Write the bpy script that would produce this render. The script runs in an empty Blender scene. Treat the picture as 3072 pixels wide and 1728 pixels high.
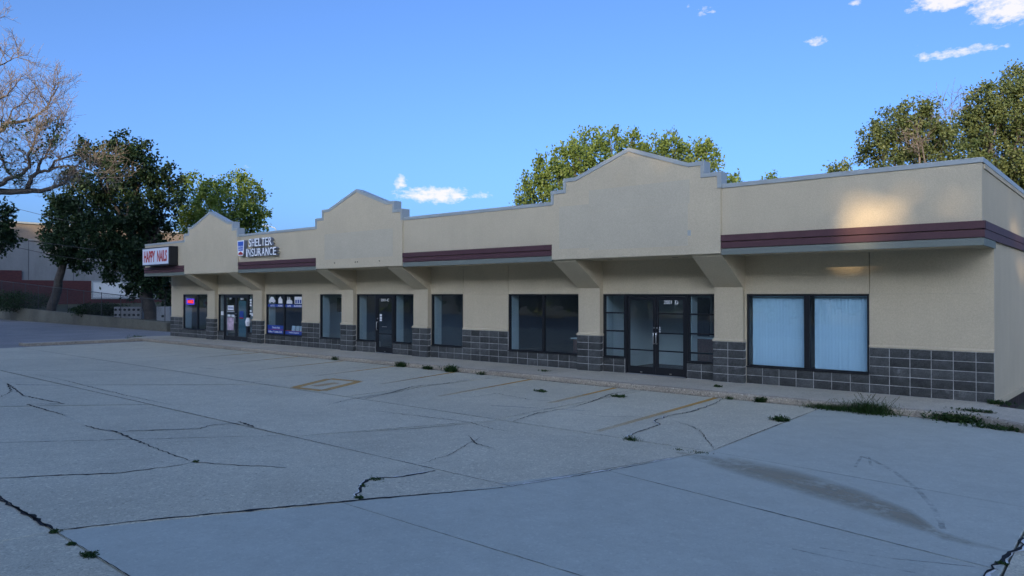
import bpy, math, random
import numpy as np
from mathutils import Vector
rnd = random.Random(11)
RNG = np.random.default_rng(5)
scene = bpy.context.scene
col = scene.collection
R = math.radians

# ------------------------------------------------------------------ camera
# world: X along the shop front (0 = its right corner), Y into the building, Z up from the pavement
CX, CY, CZ, YAW, FPX, HOR = 2.3865, -17.584, 2.1984, 0.715267, 2204.5, 883.37
cam_d = bpy.data.cameras.new('camera'); cam = bpy.data.objects.new('camera', cam_d); col.objects.link(cam)
cam.location = (CX, CY, CZ)
cam.rotation_euler = (R(90) + math.atan((HOR - 864) / FPX), 0, YAW)
cam_d.sensor_width = 36; cam_d.lens = 36 * FPX / 3072; cam_d.clip_end = 6000; cam_d.clip_start = .05
scene.camera = cam
_c, _s = math.cos(YAW), math.sin(YAW)
def ray(x, y):
    t = (x * 1.1925 - 1536) / FPX; k = (HOR - y * 1.1925) / FPX
    return Vector((_c * t - _s, _s * t + _c, k))
def at(x, y, d):                                   # a point d metres in front of the camera
    return Vector((CX, CY, CZ)) + ray(x, y) * d
def gnd(x, y, z=-.13):
    r = ray(x, y); return Vector((CX, CY, CZ)) + r * ((z - CZ) / r.z)

# ------------------------------------------------------------------ light
SUN_EL, SUN_AZ = R(10.9), R(25)                    # low sun behind the camera, a little to the right
sdir = Vector((math.sin(SUN_AZ) * math.cos(SUN_EL), -math.cos(SUN_AZ) * math.cos(SUN_EL), math.sin(SUN_EL)))
sun_d = bpy.data.lights.new('sun', 'SUN'); sun_d.energy = 2.6; sun_d.angle = R(.6); sun_d.color = (1, .74, .43)
sun = bpy.data.objects.new('sun', sun_d); col.objects.link(sun)
sun.rotation_euler = sdir.to_track_quat('Z', 'Y').to_euler(); sun.location = (20, -40, 30)
world = bpy.data.worlds.new('World'); scene.world = world; world.use_nodes = True
wn = world.node_tree.nodes; wl = world.node_tree.links; wn.clear()
def N(t, nodes, **kw):
    n = nodes.new(t)
    for k, v in kw.items():
        if k == 'inp':
            for i, x in v.items(): n.inputs[i].default_value = x
        else: setattr(n, k, v)
    return n
sky = N('ShaderNodeTexSky', wn, sky_type='NISHITA'); sky.sun_disc = False
sky.sun_elevation = SUN_EL; sky.sun_rotation = math.atan2(sdir.x, sdir.y)
sky.air_density = .5; sky.dust_density = 4.1; sky.ozone_density = 4.3; sky.altitude = 0
def M(op, a, b=None, nodes=wn, links=wl, clamp=False, c=None):
    n = nodes.new('ShaderNodeMath'); n.operation = op; n.use_clamp = clamp
    for i, v in enumerate((a, b, c)):
        if v is None: continue
        if isinstance(v, (int, float)): n.inputs[i].default_value = v
        else: links.new(v, n.inputs[i])
    return n.outputs[0]
tc = N('ShaderNodeTexCoord', wn); sep = N('ShaderNodeSeparateXYZ', wn); wl.new(tc.outputs['Generated'], sep.inputs[0])
az = M('ARCTAN2', sep.outputs[0], sep.outputs[1]); el = M('ARCSINE', sep.outputs[2])
clouds = [(2540, 12, 84, 46, 1), (2378, 2, 84, 24, 1), (2400, 131, 92, 13, .85), (2057, 101, 28, 11, .8), (1785, 25, 36, 13, .5), (1731, 14, 10, 7, .5),
          (1100, 490, 94, 20, 1), (1217, 489, 22, 12, .6), (1007, 459, 15, 18, .85), (602, 424, 26, 12, .45), (545, 448, 30, 12, .3), (2155, 4, 18, 8, .6), (2540, 113, 10, 6, .6), (2310, 116, 10, 5, .5), (2470, 150, 40, 4, .3)]
alltheclouds = []
for x, y, w, h_, a in clouds:
    r = ray(x, y).normalized(); s = 1.1925 / FPX * max(.6, r.y * _c - r.x * _s)
    alltheclouds.append((math.atan2(r.x, r.y), math.asin(r.z), w * s, h_ * s, a))
for i in range(12):                                # the same scattered fair-weather clouds round the rest of the sky
    alltheclouds.append((rnd.uniform(.9, 5.0) if i % 2 else rnd.uniform(-3.1, -1.7), rnd.uniform(.12, .6), rnd.uniform(.02, .05), rnd.uniform(.008, .02), rnd.uniform(.5, .9)))
mask = None
for a0, e0, w, h_, amp in alltheclouds:
    if a0 > math.pi: a0 -= 2 * math.pi
    dx = M('MULTIPLY', M('SUBTRACT', az, a0), 1 / w); dy = M('MULTIPLY', M('SUBTRACT', el, e0), 1 / h_)
    d2 = M('ADD', M('MULTIPLY', dx, dx), M('MULTIPLY', dy, dy))
    m = M('MULTIPLY', M('MAXIMUM', M('SUBTRACT', 1.0, M('MULTIPLY', d2, .45)), 0.), amp)
    mask = m if mask is None else M('MAXIMUM', mask, m)
mp = N('ShaderNodeMapping', wn); mp.inputs['Scale'].default_value = (1, 1, 2.0); wl.new(tc.outputs['Generated'], mp.inputs[0])
nz = N('ShaderNodeTexNoise', wn, inp={'Scale': 70., 'Detail': 10., 'Roughness': .66}); wl.new(mp.outputs[0], nz.inputs['Vector'])
cf = M('MULTIPLY', M('SUBTRACT', M('ADD', M('MULTIPLY', mask, .62), M('MULTIPLY', nz.outputs[0], 1.15)), .86), 3.0, clamp=True)
cf = M('MULTIPLY', cf, M('GREATER_THAN', mask, .001))
cf = M('MULTIPLY', cf, .9)
CLOUD = (2.5, 2.4, 2.45, 1)
mixc = N('ShaderNodeMix', wn, data_type='RGBA'); wl.new(cf, mixc.inputs['Factor']); wl.new(sky.outputs[0], mixc.inputs['A']); mixc.inputs['B'].default_value = CLOUD
bg = N('ShaderNodeBackground', wn, inp={'Strength': .15}); wl.new(mixc.outputs['Result'], bg.inputs[0])
wo = N('ShaderNodeOutputWorld', wn); wl.new(bg.outputs[0], wo.inputs[0])
vs = scene.view_settings; vs.view_transform = 'Standard'; vs.look = 'None'; vs.gamma = 1; vs.use_curve_mapping = False
vs.exposure = 1.48
scene.cycles.use_denoising = True
scene.cycles.max_bounces = 8; scene.cycles.transparent_max_bounces = 16; scene.cycles.caustics_reflective = False; scene.cycles.caustics_refractive = False

# ------------------------------------------------------------------ materials
def newmat(name):
    m = bpy.data.materials.new(name); m.use_nodes = True; m.node_tree.nodes.clear()
    return m, m.node_tree.nodes, m.node_tree.links
def rgba(c): return (c[0], c[1], c[2], 1)
def ramp(nodes, links, src, lo, hi, a, b):
    r = nodes.new('ShaderNodeValToRGB'); links.new(src, r.inputs[0])
    r.color_ramp.elements[0].position = lo; r.color_ramp.elements[1].position = hi
    r.color_ramp.elements[0].color = a if len(a) == 4 else rgba(a); r.color_ramp.elements[1].color = b if len(b) == 4 else rgba(b)
    return r.outputs[0]
def mixcol(nodes, links, fac, a, b, mode='MIX'):
    n = nodes.new('ShaderNodeMix'); n.data_type = 'RGBA'; n.blend_type = mode
    for key, v in (('Factor', fac), ('A', a), ('B', b)):
        if isinstance(v, (int, float)): n.inputs[key].default_value = v
        elif isinstance(v, tuple): n.inputs[key].default_value = rgba(v)
        else: links.new(v, n.inputs[key])
    return n.outputs['Result']
def noise(nodes, links, pos, scale, detail=4, rough=.55, stretch=None):
    n = nodes.new('ShaderNodeTexNoise'); n.inputs['Scale'].default_value = scale; n.inputs['Detail'].default_value = detail; n.inputs['Roughness'].default_value = rough
    if stretch:
        mp = nodes.new('ShaderNodeMapping'); mp.inputs['Scale'].default_value = stretch; links.new(pos, mp.inputs[0]); pos = mp.outputs[0]
    links.new(pos, n.inputs['Vector']); return n.outputs[0]
def surface(name, c, var=.12, scale=3., fine=60., finevar=.1, rough=.85, bump=.3, bumpscale=None, metal=0., randtint=0., spec=.35, streak=0., dirt=None, bumpdist=.01):
    """base colour broken up by two sizes of noise, per-object tint, fine relief"""
    m, n, l = newmat(name)
    geo = n.new('ShaderNodeNewGeometry'); pos = geo.outputs['Position']
    a = noise(n, l, pos, scale, 5, .6); b = noise(n, l, pos, fine, 3, .6)
    base = mixcol(n, l, ramp(n, l, a, .3, .7, (0, 0, 0), (1, 1, 1)), tuple(x * (1 - var) for x in c), tuple(min(1, x * (1 + var)) for x in c))
    base = mixcol(n, l, 1.0, base, ramp(n, l, b, .3, .7, (1 - finevar,) * 3, (1 + finevar,) * 3), 'MULTIPLY')
    if streak:
        st = noise(n, l, pos, 2.2, 5, .6, (1, 1, .12))
        base = mixcol(n, l, 1.0, base, ramp(n, l, st, .42, .75, (1, 1, 1), (1 - streak,) * 3), 'MULTIPLY')
    if dirt:
        dd = noise(n, l, pos, dirt[1], 6, .65)
        base = mixcol(n, l, ramp(n, l, dd, dirt[2], dirt[2] + .15, (0, 0, 0), (dirt[3],) * 3), base, dirt[0])
    if randtint:
        oi = n.new('ShaderNodeObjectInfo')
        base = mixcol(n, l, 1.0, base, ramp(n, l, oi.outputs['Random'], 0, 1, (1 - randtint,) * 3, (1 + randtint,) * 3), 'MULTIPLY')
    p = n.new('ShaderNodeBsdfPrincipled'); l.new(base, p.inputs['Base Color'])
    p.inputs['Roughness'].default_value = rough; p.inputs['Metallic'].default_value = metal; p.inputs['Specular IOR Level'].default_value = spec
    if bump:
        bp = n.new('ShaderNodeBump'); bp.inputs['Strength'].default_value = bump; bp.inputs['Distance'].default_value = bumpdist
        l.new(noise(n, l, pos, bumpscale or fine, 4, .65), bp.inputs['Height']); l.new(bp.outputs[0], p.inputs['Normal'])
    o = n.new('ShaderNodeOutputMaterial'); l.new(p.outputs[0], o.inputs[0])
    return m
def concrete(name, c, speck=.5, var=.1, tint=.05, rough=.9, agg=1.0, scuff=0):
    m, n, l = newmat(name)
    geo = n.new('ShaderNodeNewGeometry'); pos = geo.outputs['Position']
    big = noise(n, l, pos, .45, 6, .6); mid = noise(n, l, pos, 3.5, 5, .65); fine = noise(n, l, pos, 90, 2, .5)
    base = mixcol(n, l, ramp(n, l, big, .32, .68, (0, 0, 0), (1, 1, 1)), tuple(x * (1 - var) for x in c), tuple(x * (1 + var) for x in c))
    base = mixcol(n, l, 1.0, base, ramp(n, l, mid, .25, .75, (.92, .92, .915), (1.08, 1.08, 1.08)), 'MULTIPLY')
    v = n.new('ShaderNodeTexVoronoi'); v.inputs['Scale'].default_value = 85; l.new(pos, v.inputs['Vector'])
    vc = n.new('ShaderNodeSeparateColor'); l.new(v.outputs['Color'], vc.inputs[0])
    base = mixcol(n, l, 1.0, base, ramp(n, l, vc.outputs[0], 0, 1, (1 - .22 * agg,) * 3, (1 + .25 * agg,) * 3), 'MULTIPLY')
    v2 = n.new('ShaderNodeTexVoronoi'); v2.inputs['Scale'].default_value = 34; l.new(pos, v2.inputs['Vector'])
    v2c = n.new('ShaderNodeSeparateColor'); l.new(v2.outputs['Color'], v2c.inputs[0])
    base = mixcol(n, l, ramp(n, l, v2c.outputs[1], .93, .94, (0, 0, 0), (speck,) * 3), base, tuple(min(.9, x * 1.7) for x in c))
    base = mixcol(n, l, ramp(n, l, v2c.outputs[2], .95, .96, (0, 0, 0), (speck,) * 3), base, tuple(x * .45 for x in c))
    st = noise(n, l, pos, .9, 7, .7)
    base = mixcol(n, l, ramp(n, l, st, .56, .78, (0, 0, 0), (.3,) * 3), base, (c[0] * .62, c[1] * .58, c[2] * .52))
    if scuff:
        sc = noise(n, l, pos, 1.2, 6, .6, (.35, 2.2, 1))
        base = mixcol(n, l, ramp(n, l, sc, .6, .72, (0, 0, 0), (scuff,) * 3), base, tuple(x * .7 for x in c))
    oi = n.new('ShaderNodeObjectInfo')
    base = mixcol(n, l, 1.0, base, ramp(n, l, oi.outputs['Random'], 0, 1, (1 - tint,) * 3, (1 + tint,) * 3), 'MULTIPLY')
    p = n.new('ShaderNodeBsdfPrincipled'); l.new(base, p.inputs['Base Color']); p.inputs['Roughness'].default_value = rough; p.inputs['Specular IOR Level'].default_value = .3
    bp = n.new('ShaderNodeBump'); bp.inputs['Strength'].default_value = .35 * agg + .1; bp.inputs['Distance'].default_value = .006
    l.new(M('ADD', fine, M('MULTIPLY', vc.outputs[0], .8, n, l), n, l), bp.inputs['Height']); l.new(bp.outputs[0], p.inputs['Normal'])
    o = n.new('ShaderNodeOutputMaterial'); l.new(p.outputs[0], o.inputs[0])
    return m
def plain(name, c, rough=.5, metal=0., spec=.5, emit=0):
    m, n, l = newmat(name)
    p = n.new('ShaderNodeBsdfPrincipled'); p.inputs['Base Color'].default_value = rgba(c); p.inputs['Roughness'].default_value = rough; p.inputs['Metallic'].default_value = metal
    p.inputs['Specular IOR Level'].default_value = spec
    if emit: p.inputs['Emission Color'].default_value = rgba(c); p.inputs['Emission Strength'].default_value = emit
    o = n.new('ShaderNodeOutputMaterial'); l.new(p.outputs[0], o.inputs[0]); return m
def worn(name, c, cover, scale=14., rough=.85):     # thin paint or dirt that lets the surface below through
    m, n, l = newmat(name)
    geo = n.new('ShaderNodeNewGeometry'); pos = geo.outputs['Position']
    at_ = n.new('ShaderNodeAttribute'); at_.attribute_name = 'fade'
    k = M('ADD', M('MULTIPLY', noise(n, l, pos, scale, 6, .7), .6, n, l), M('MULTIPLY', noise(n, l, pos, 1.1, 3, .5), .5, n, l), n, l)
    f = M('MULTIPLY', M('MULTIPLY', M('SUBTRACT', k, .55 - cover * .5, n, l), 5., n, l, True), at_.outputs['Fac'], n, l)
    f = M('MULTIPLY', f, min(1, cover + .25), n, l)
    p = n.new('ShaderNodeBsdfPrincipled'); p.inputs['Base Color'].default_value = rgba(c); p.inputs['Roughness'].default_value = rough; p.inputs['Specular IOR Level'].default_value = .2
    t = n.new('ShaderNodeBsdfTransparent'); mx = n.new('ShaderNodeMixShader'); l.new(f, mx.inputs[0]); l.new(t.outputs[0], mx.inputs[1]); l.new(p.outputs[0], mx.inputs[2])
    o = n.new('ShaderNodeOutputMaterial'); l.new(mx.outputs[0], o.inputs[0]); return m
def leafmat(name, a, b, trans=.35, rough=.55):
    m, n, l = newmat(name)
    at_ = n.new('ShaderNodeAttribute'); at_.attribute_name = 'tint'
    cc = ramp(n, l, at_.outputs['Fac'], 0, 1, a, b)
    p = n.new('ShaderNodeBsdfPrincipled'); l.new(cc, p.inputs['Base Color']); p.inputs['Roughness'].default_value = rough; p.inputs['Specular IOR Level'].default_value = .25
    t = n.new('ShaderNodeBsdfTranslucent'); l.new(mixcol(n, l, 1.0, cc, (1.2, 1.3, .5), 'MULTIPLY'), t.inputs[0])
    mx = n.new('ShaderNodeMixShader'); mx.inputs[0].default_value = trans; l.new(p.outputs[0], mx.inputs[1]); l.new(t.outputs[0], mx.inputs[2])
    o = n.new('ShaderNodeOutputMaterial'); l.new(mx.outputs[0], o.inputs[0]); return m
def glassmat(name, tint, ior=1.52, wav=.02, boost=1.0):
    m, n, l = newmat(name)
    geo = n.new('ShaderNodeNewGeometry'); pos = geo.outputs['Position']
    bp = n.new('ShaderNodeBump'); bp.inputs['Strength'].default_value = wav; bp.inputs['Distance'].default_value = .1
    l.new(noise(n, l, pos, 1.6, 2, .5, (1, 1, 2.)), bp.inputs['Height'])
    lw = n.new('ShaderNodeLayerWeight'); lw.inputs[0].default_value = .5; f0 = ((ior - 1) / (ior + 1)) ** 2
    fr = M('ADD', f0, M('MULTIPLY', M('POWER', lw.outputs['Facing'], 5., n, l), 1 - f0, n, l), n, l)
    g = n.new('ShaderNodeBsdfGlossy'); g.inputs['Roughness'].default_value = .01; l.new(bp.outputs[0], g.inputs['Normal'])
    t = n.new('ShaderNodeBsdfTransparent'); t.inputs[0].default_value = rgba(tint)
    mx = n.new('ShaderNodeMixShader'); l.new(M('MULTIPLY', fr, boost, n, l, True), mx.inputs[0]); l.new(t.outputs[0], mx.inputs[1]); l.new(g.outputs[0], mx.inputs[2])
    df = n.new('ShaderNodeBsdfDiffuse'); df.inputs[0].default_value = (.55, .62, .66, 1)        # bluish haze painted in for soft sky glow, plus some dust
    m2 = n.new('ShaderNodeMixShader'); l.new(M('MULTIPLY', noise(n, l, pos, 1.3, 4, .6), .03, n, l), m2.inputs[0]); l.new(mx.outputs[0], m2.inputs[1]); l.new(df.outputs[0], m2.inputs[2])
    o = n.new('ShaderNodeOutputMaterial'); l.new(m2.outputs[0], o.inputs[0]); return m

MT = {}
MT['stucco'] = surface('stucco', (.54, .46, .325), var=.05, scale=.8, fine=45, finevar=.1, rough=.95, bump=.5, bumpscale=70, streak=.04, bumpdist=.012)
MT['stucco_patch'] = surface('stucco_patch', (.50, .445, .335), var=.04, scale=1.5, fine=45, finevar=.1, rough=.95, bump=.5, bumpscale=70, bumpdist=.012)
MT['coping'] = surface('coping', (.36, .39, .385), var=.06, scale=2, fine=25, finevar=.04, rough=.45, bump=.06, bumpscale=3, spec=.5, streak=.1)
MT['maroon'] = surface('maroon_board', (.088, .040, .045), var=.1, scale=3, fine=20, finevar=.08, rough=.6, bump=.12, bumpscale=50)
MT['trim_gray'] = surface('trim_gray', (.17, .19, .165), var=.06, scale=2, fine=30, finevar=.06, rough=.65, bump=.15)
MT['block'] = surface('split_face_block', (.072, .076, .074), var=.25, scale=5, fine=45, finevar=.3, rough=.95, bump=.9, bumpscale=45, randtint=.32, bumpdist=.02, dirt=((.3, .3, .3), 3.2, .62, .5))
MT['mortar'] = surface('mortar', (.40, .40, .38), var=.3, scale=4, fine=30, finevar=.2, rough=.95, bump=.5)
MT['frame'] = plain('dark_bronze_aluminium', (.012, .013, .016), .35, .0, .5)
MT['steel'] = plain('brushed_steel', (.6, .6, .6), .3, 1.)
MT['alu_sill'] = plain('aluminium_threshold', (.5, .51, .52), .4, .8)
MT['glass'] = glassmat('window_glass', (.84, .92, .96), 1.6, .012, 1.2)
MT['white_print'] = plain('white_print', (.78, .79, .8), .6)
MT['blue_print'] = plain('blue_print', (.02, .06, .30), .5)
MT['red_print'] = plain('red_print', (.42, .03, .03), .5)
MT['pink_print'] = surface('pink_poster', (.55, .42, .5), var=.35, scale=4, fine=12, finevar=.2, rough=.5, bump=0)
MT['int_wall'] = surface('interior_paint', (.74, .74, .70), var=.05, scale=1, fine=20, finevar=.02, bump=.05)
MT['int_dim'] = surface('dimmed_interior_paint', (.13, .15, .18), var=.05, scale=1, fine=20, finevar=.02, bump=.05)  # interior paint darkened: the dimness of the deep rooms is in the colour
MT['int_floor'] = surface('carpet', (.07, .07, .075), var=.15, scale=5, fine=120, finevar=.3, bump=.4)
MT['int_ceil'] = surface('ceiling_tile', (.6, .6, .58), var=.05, scale=1, fine=30, finevar=.05, bump=.1)
MT['wood'] = surface('cabinet_wood', (.15, .06, .045), var=.25, scale=4, fine=30, finevar=.15, rough=.5, bump=.1)
MT['intdoor'] = plain('interior_door', (.02, .03, .05), .4)
MT['blind'] = plain('blind_vinyl', (.76, .90, .97), .55)
MT['conc_old'] = concrete('old_concrete', (.54, .505, .385), .35, .08, .04, agg=.7)
MT['conc_new'] = concrete('new_concrete', (.47, .485, .41), .12, .05, .015, rough=.8, agg=.22, scuff=.2)
MT['conc_walk'] = concrete('pavement_concrete', (.50, .45, .35), .3, .1, .05, agg=.6)
MT['conc_curb'] = concrete('kerb_concrete', (.36, .31, .24), .7, .15, .08, agg=1.3)
MT['conc_wall'] = concrete('retaining_concrete', (.14, .135, .105), .6, .25, .03, agg=1.0)
MT['asphalt'] = concrete('asphalt', (.26, .25, .24), .3, .12, .02, agg=1.1)
MT['bed'] = surface('joint_dirt', (.018, .018, .016), var=.4, scale=3, fine=40, finevar=.3, bump=.5)
MT['soil'] = surface('soil_and_grass', (.06, .065, .035), var=.4, scale=1.2, fine=12, finevar=.3, bump=.6)
MT['crack'] = surface('crack_dirt_and_shade', (.013, .014, .014), var=.4, scale=6, fine=30, finevar=.3, bump=.3)
MT['spall'] = surface('spalled_edge', (.72, .72, .68), var=.2, scale=8, fine=40, finevar=.25, bump=.6)
MT['yellow'] = worn('yellow_line_paint', (.64, .36, .08), .50, 16)
MT['white_line'] = worn('chalky_line', (.6, .6, .58), .3, 20)
MT['mud'] = worn('dried_mud', (.38, .33, .23), .36, 4)
MT['tyre_mark'] = worn('tyre_mark', (.16, .16, .16), .15, 9)
MT['boards'] = surface('dark_boards', (.035, .024, .02), var=.3, scale=6, fine=30, finevar=.3, bump=.4, randtint=.3)

# ------------------------------------------------------------------ mesh helpers
WL = {}                                            # world position of every empty / object we parent to
class MB:
    def __init__(s): s.v = []; s.f = []
    def face(s, pts):
        i = len(s.v); s.v += [tuple(p) for p in pts]; s.f.append(tuple(range(i, i + len(pts)))); return s
    def box(s, x0, x1, y0, y1, z0, z1, ch=0.):
        if x0 > x1: x0, x1 = x1, x0
        if y0 > y1: y0, y1 = y1, y0
        i = len(s.v)
        if not ch:
            s.v += [(x, y, z) for z in (z0, z1) for y in (y0, y1) for x in (x0, x1)]
            s.f += [tuple(i + k for k in q) for q in ((0, 2, 3, 1), (4, 5, 7, 6), (0, 1, 5, 4), (2, 6, 7, 3), (0, 4, 6, 2), (1, 3, 7, 5))]
            return s
        for (z, a) in ((z0, ch), (z0 + ch, 0), (z1 - ch, 0), (z1, ch)):
            b = a
            X0, X1, Y0, Y1 = x0 + b, x1 - b, y0 + b, y1 - b; c = ch if a == 0 else ch * .01
            s.v += [(X0 + c, Y0, z), (X1 - c, Y0, z), (X1, Y0 + c, z), (X1, Y1 - c, z), (X1 - c, Y1, z), (X0 + c, Y1, z), (X0, Y1 - c, z), (X0, Y0 + c, z)]
        for k in range(3):
            for j in range(8):
                s.f.append((i + k * 8 + j, i + k * 8 + (j + 1) % 8, i + k * 8 + 8 + (j + 1) % 8, i + k * 8 + 8 + j))
        s.f.append(tuple(i + 7 - j for j in range(8))); s.f.append(tuple(i + 24 + j for j in range(8)))
        return s
    def prism(s, poly, y0, y1):                    # polygon in X,Z (counter-clockwise seen from -Y) extruded along Y
        i = len(s.v); n = len(poly)
        s.v += [(x, y0, z) for x, z in poly] + [(x, y1, z) for x, z in poly]
        s.f.append(tuple(i + k for k in range(n))); s.f.append(tuple(i + 2 * n - 1 - k for k in range(n)))
        for k in range(n): s.f.append((i + (k + 1) % n, i + k, i + n + k, i + n + (k + 1) % n))
        return s
    def prismx(s, poly, x0, x1):                   # polygon in Y,Z extruded along X
        i = len(s.v); n = len(poly)
        s.v += [(x0, y, z) for y, z in poly] + [(x1, y, z) for y, z in poly]
        s.f.append(tuple(i + k for k in range(n))); s.f.append(tuple(i + 2 * n - 1 - k for k in range(n)))
        for k in range(n): s.f.append((i + (k + 1) % n, i + k, i + n + k, i + n + (k + 1) % n))
        return s
    def slab(s, poly, z0, z1, ch=.008):            # polygon in X,Y (counter-clockwise from above) with a worn top edge
        n = len(poly); i = len(s.v)
        cx = sum(p[0] for p in poly) / n; cy = sum(p[1] for p in poly) / n
        def ins(p):
            d = Vector((cx - p[0], cy - p[1])); L = d.length or 1; return (p[0] + d.x / L * ch * 1.4, p[1] + d.y / L * ch * 1.4)
        s.v += [(x, y, z0) for x, y in poly] + [(x, y, z1 - ch) for x, y in poly] + [(*ins(p), z1) for p in poly]
        for k in range(n):
            a = (k + 1) % n
            s.f.append((i + k, i + a, i + n + a, i + n + k)); s.f.append((i + n + k, i + n + a, i + 2 * n + a, i + 2 * n + k))
        s.f.append(tuple(i + 2 * n + k for k in range(n)))
        return s
    def tube(s, pts, rad, sides=6, cap=True):
        pts = [Vector(p) for p in pts]; n = len(pts)
        if isinstance(rad, (int, float)): rad = [rad] * n
        t = (pts[1] - pts[0]).normalized(); u = t.orthogonal().normalized(); i = len(s.v)
        for k in range(n):
            t2 = (pts[min(k + 1, n - 1)] - pts[max(k - 1, 0)]).normalized()
            u = (u - t2 * u.dot(t2)); u = u.normalized() if u.length > 1e-6 else t2.orthogonal().normalized()
            w = t2.cross(u)
            for j in range(sides):
                a = 2 * math.pi * j / sides
                s.v.append(tuple(pts[k] + (u * math.cos(a) + w * math.sin(a)) * rad[k]))
        for k in range(n - 1):
            for j in range(sides):
                s.f.append((i + k * sides + j, i + k * sides + (j + 1) % sides, i + (k + 1) * sides + (j + 1) % sides, i + (k + 1) * sides + j))
        if cap:
            s.f.append(tuple(i + sides - 1 - j for j in range(sides))); s.f.append(tuple(i + (n - 1) * sides + j for j in range(sides)))
        return s
    def mesh(s, name, off=(0, 0, 0)):
        me = bpy.data.meshes.new(name); ox, oy, oz = off
        me.from_pydata([(x - ox, y - oy, z - oz) for x, y, z in s.v], [], s.f); me.validate(); me.update(); return me
    def build(s, name, mat, parent=None, smooth=False, origin=None, recalc=False):
        if origin is None:
            if parent: origin = WL[parent.name]
            else:
                xs = [p[0] for p in s.v]; ys = [p[1] for p in s.v]; zs = [p[2] for p in s.v]
                origin = ((min(xs) + max(xs)) / 2, (min(ys) + max(ys)) / 2, min(zs))
        me = s.mesh(name, origin)
        if recalc:
            import bmesh
            b = bmesh.new(); b.from_mesh(me); bmesh.ops.recalc_face_normals(b, faces=b.faces); b.to_mesh(me); b.free()
        o = put(name, me, mat, parent, origin)
        if smooth: me.shade_smooth()
        return o
def put(name, me, mat, parent, loc):
    if mat and not me.materials: me.materials.append(MT[mat] if isinstance(mat, str) else mat)
    o = bpy.data.objects.new(name, me); col.objects.link(o)
    if parent:
        pl = WL[parent.name]; o.parent = parent; o.location = tuple(a - b for a, b in zip(loc, pl))
    else: o.location = loc
    WL[o.name] = tuple(loc); return o
def empty(name, loc=(0, 0, 0)):
    o = bpy.data.objects.new(name, None); o.empty_display_size = .3; col.objects.link(o); o.location = loc; WL[o.name] = tuple(loc); return o
def tag(o, label, cat, group=None):
    o['label'] = label; o['category'] = cat
    if group: o['group'] = group
    return o
def struct(o): o['kind'] = 'structure'; return o
def text_mb(txt, w, h, depth, place, bold=0., spacing=1.):
    """lettering as geometry; place(x, y, z) maps text space (0..w, 0..h, 0..depth) into the world"""
    cu = bpy.data.curves.new('t', 'FONT'); cu.body = txt; cu.extrude = .5; cu.offset = bold; cu.resolution_u = 3; cu.space_character = spacing
    ob = bpy.data.objects.new('t', cu); col.objects.link(ob)
    dg = bpy.context.evaluated_depsgraph_get(); dg.update(); me = bpy.data.meshes.new_from_object(ob.evaluated_get(dg))
    n = len(me.vertices); co = np.zeros(n * 3); me.vertices.foreach_get('co', co); co = co.reshape(-1, 3)
    lo, hi = co.min(0), co.max(0)
    co = (co - lo) / np.maximum(hi - lo, 1e-6) * np.array([w, h, depth])
    mb = MB(); mb.v = [tuple(place(*p)) for p in co]; mb.f = [tuple(p.vertices) for p in me.polygons]
    bpy.data.objects.remove(ob); bpy.data.curves.remove(cu); bpy.data.meshes.remove(me)
    return mb
def front_text(txt, x, z, w, h, y, depth=.004, bold=0., **k):    # on a surface facing -Y
    return text_mb(txt, w, h, depth, lambda a, b, c: (x + a, y - c, z + b), bold, **k)

# ------------------------------------------------------------------ ground, road, car park (setting)
LOT = -.13
g_ = MB().box(-1500, 1500, -1500, 1500, -.9, -.5).build('ground', 'soil', origin=(0, 0, 0)); struct(g_)
road = MB().box(-160, -35.2, -43, 3.05, -.4, LOT - .004).build('road', 'asphalt', origin=(0, 0, 0)); struct(road)
yard = MB().box(-35.19, 60, -43, -21.6, -.4, LOT - .006).build('street', 'asphalt', origin=(0, 0, 0)); struct(yard)
lot = MB().box(-35.18, 30, -21.58, -1.7, -.42, LOT - .05).build('parking_lot', 'bed', origin=(0, 0, 0)); struct(lot)
def slab(name, poly, mat, parent, z0, z1, gap=.008, wob=0.):
    """a slab inset by the joint; long edges are broken up so that joints are not ruler-straight"""
    n = len(poly); pts = []
    A = sum(poly[i][0] * poly[(i + 1) % n][1] - poly[(i + 1) % n][0] * poly[i][1] for i in range(n))
    if A < 0: poly = poly[::-1]
    ins = []
    for i in range(n):
        p = Vector(poly[i]); a = (p - Vector(poly[i - 1])).normalized(); b = (Vector(poly[(i + 1) % n]) - p).normalized()
        na = Vector((-a.y, a.x)); nb = Vector((-b.y, b.x)); m = (na + nb); k = 1 / max(.3, m.length_squared / 2)
        ins.append(p + m * .5 * k * gap * (2 if False else 1) * 1.0)
    for i in range(n):
        p, q = ins[i], ins[(i + 1) % n]; L = (q - p).length; k = max(1, int(L / .45)) if wob else 1
        d = (q - p).normalized(); nn = Vector((-d.y, d.x))
        for j in range(k):
            w = 0 if j == 0 else rnd.gauss(0, wob)
            pts.append(tuple(p + d * L * j / k + nn * (abs(w))))
    z1 += rnd.uniform(-.003, .003)
    return MB().slab(pts, z0, z1, .006).build(name, mat, parent)
YA, YB, YC = -7.42, -10.85, -15.06
T = -.4; 
def lotslab(poly, mat='conc_old', gap=.007, wob=.006): return slab('slab', poly, mat, lot, T, LOT, gap, wob)
xa = [-2.72, -6.9, -11.5, -16.2, -20.9, -25.6, -30.3, -35.17]
for a, b in zip(xa[:-1], xa[1:]):
    a0 = -2.55 if a == -2.72 else a + (.12 if a in (-6.9,) else 0)
    lotslab([(b, -2.02), (a, -2.02), (a0, YA), (b + (.12 if b == -6.9 else 0), YA)])
eB = (-3.52, YB); eA = (-2.55, YA); eC = (-5.76, YC)
bx = [(-2.55, -3.52), (-6.72, -8.25), (-14.85, -18.7), (-20.3, -24.2), (-26, -30), (-35.17, -35.17)]
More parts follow.
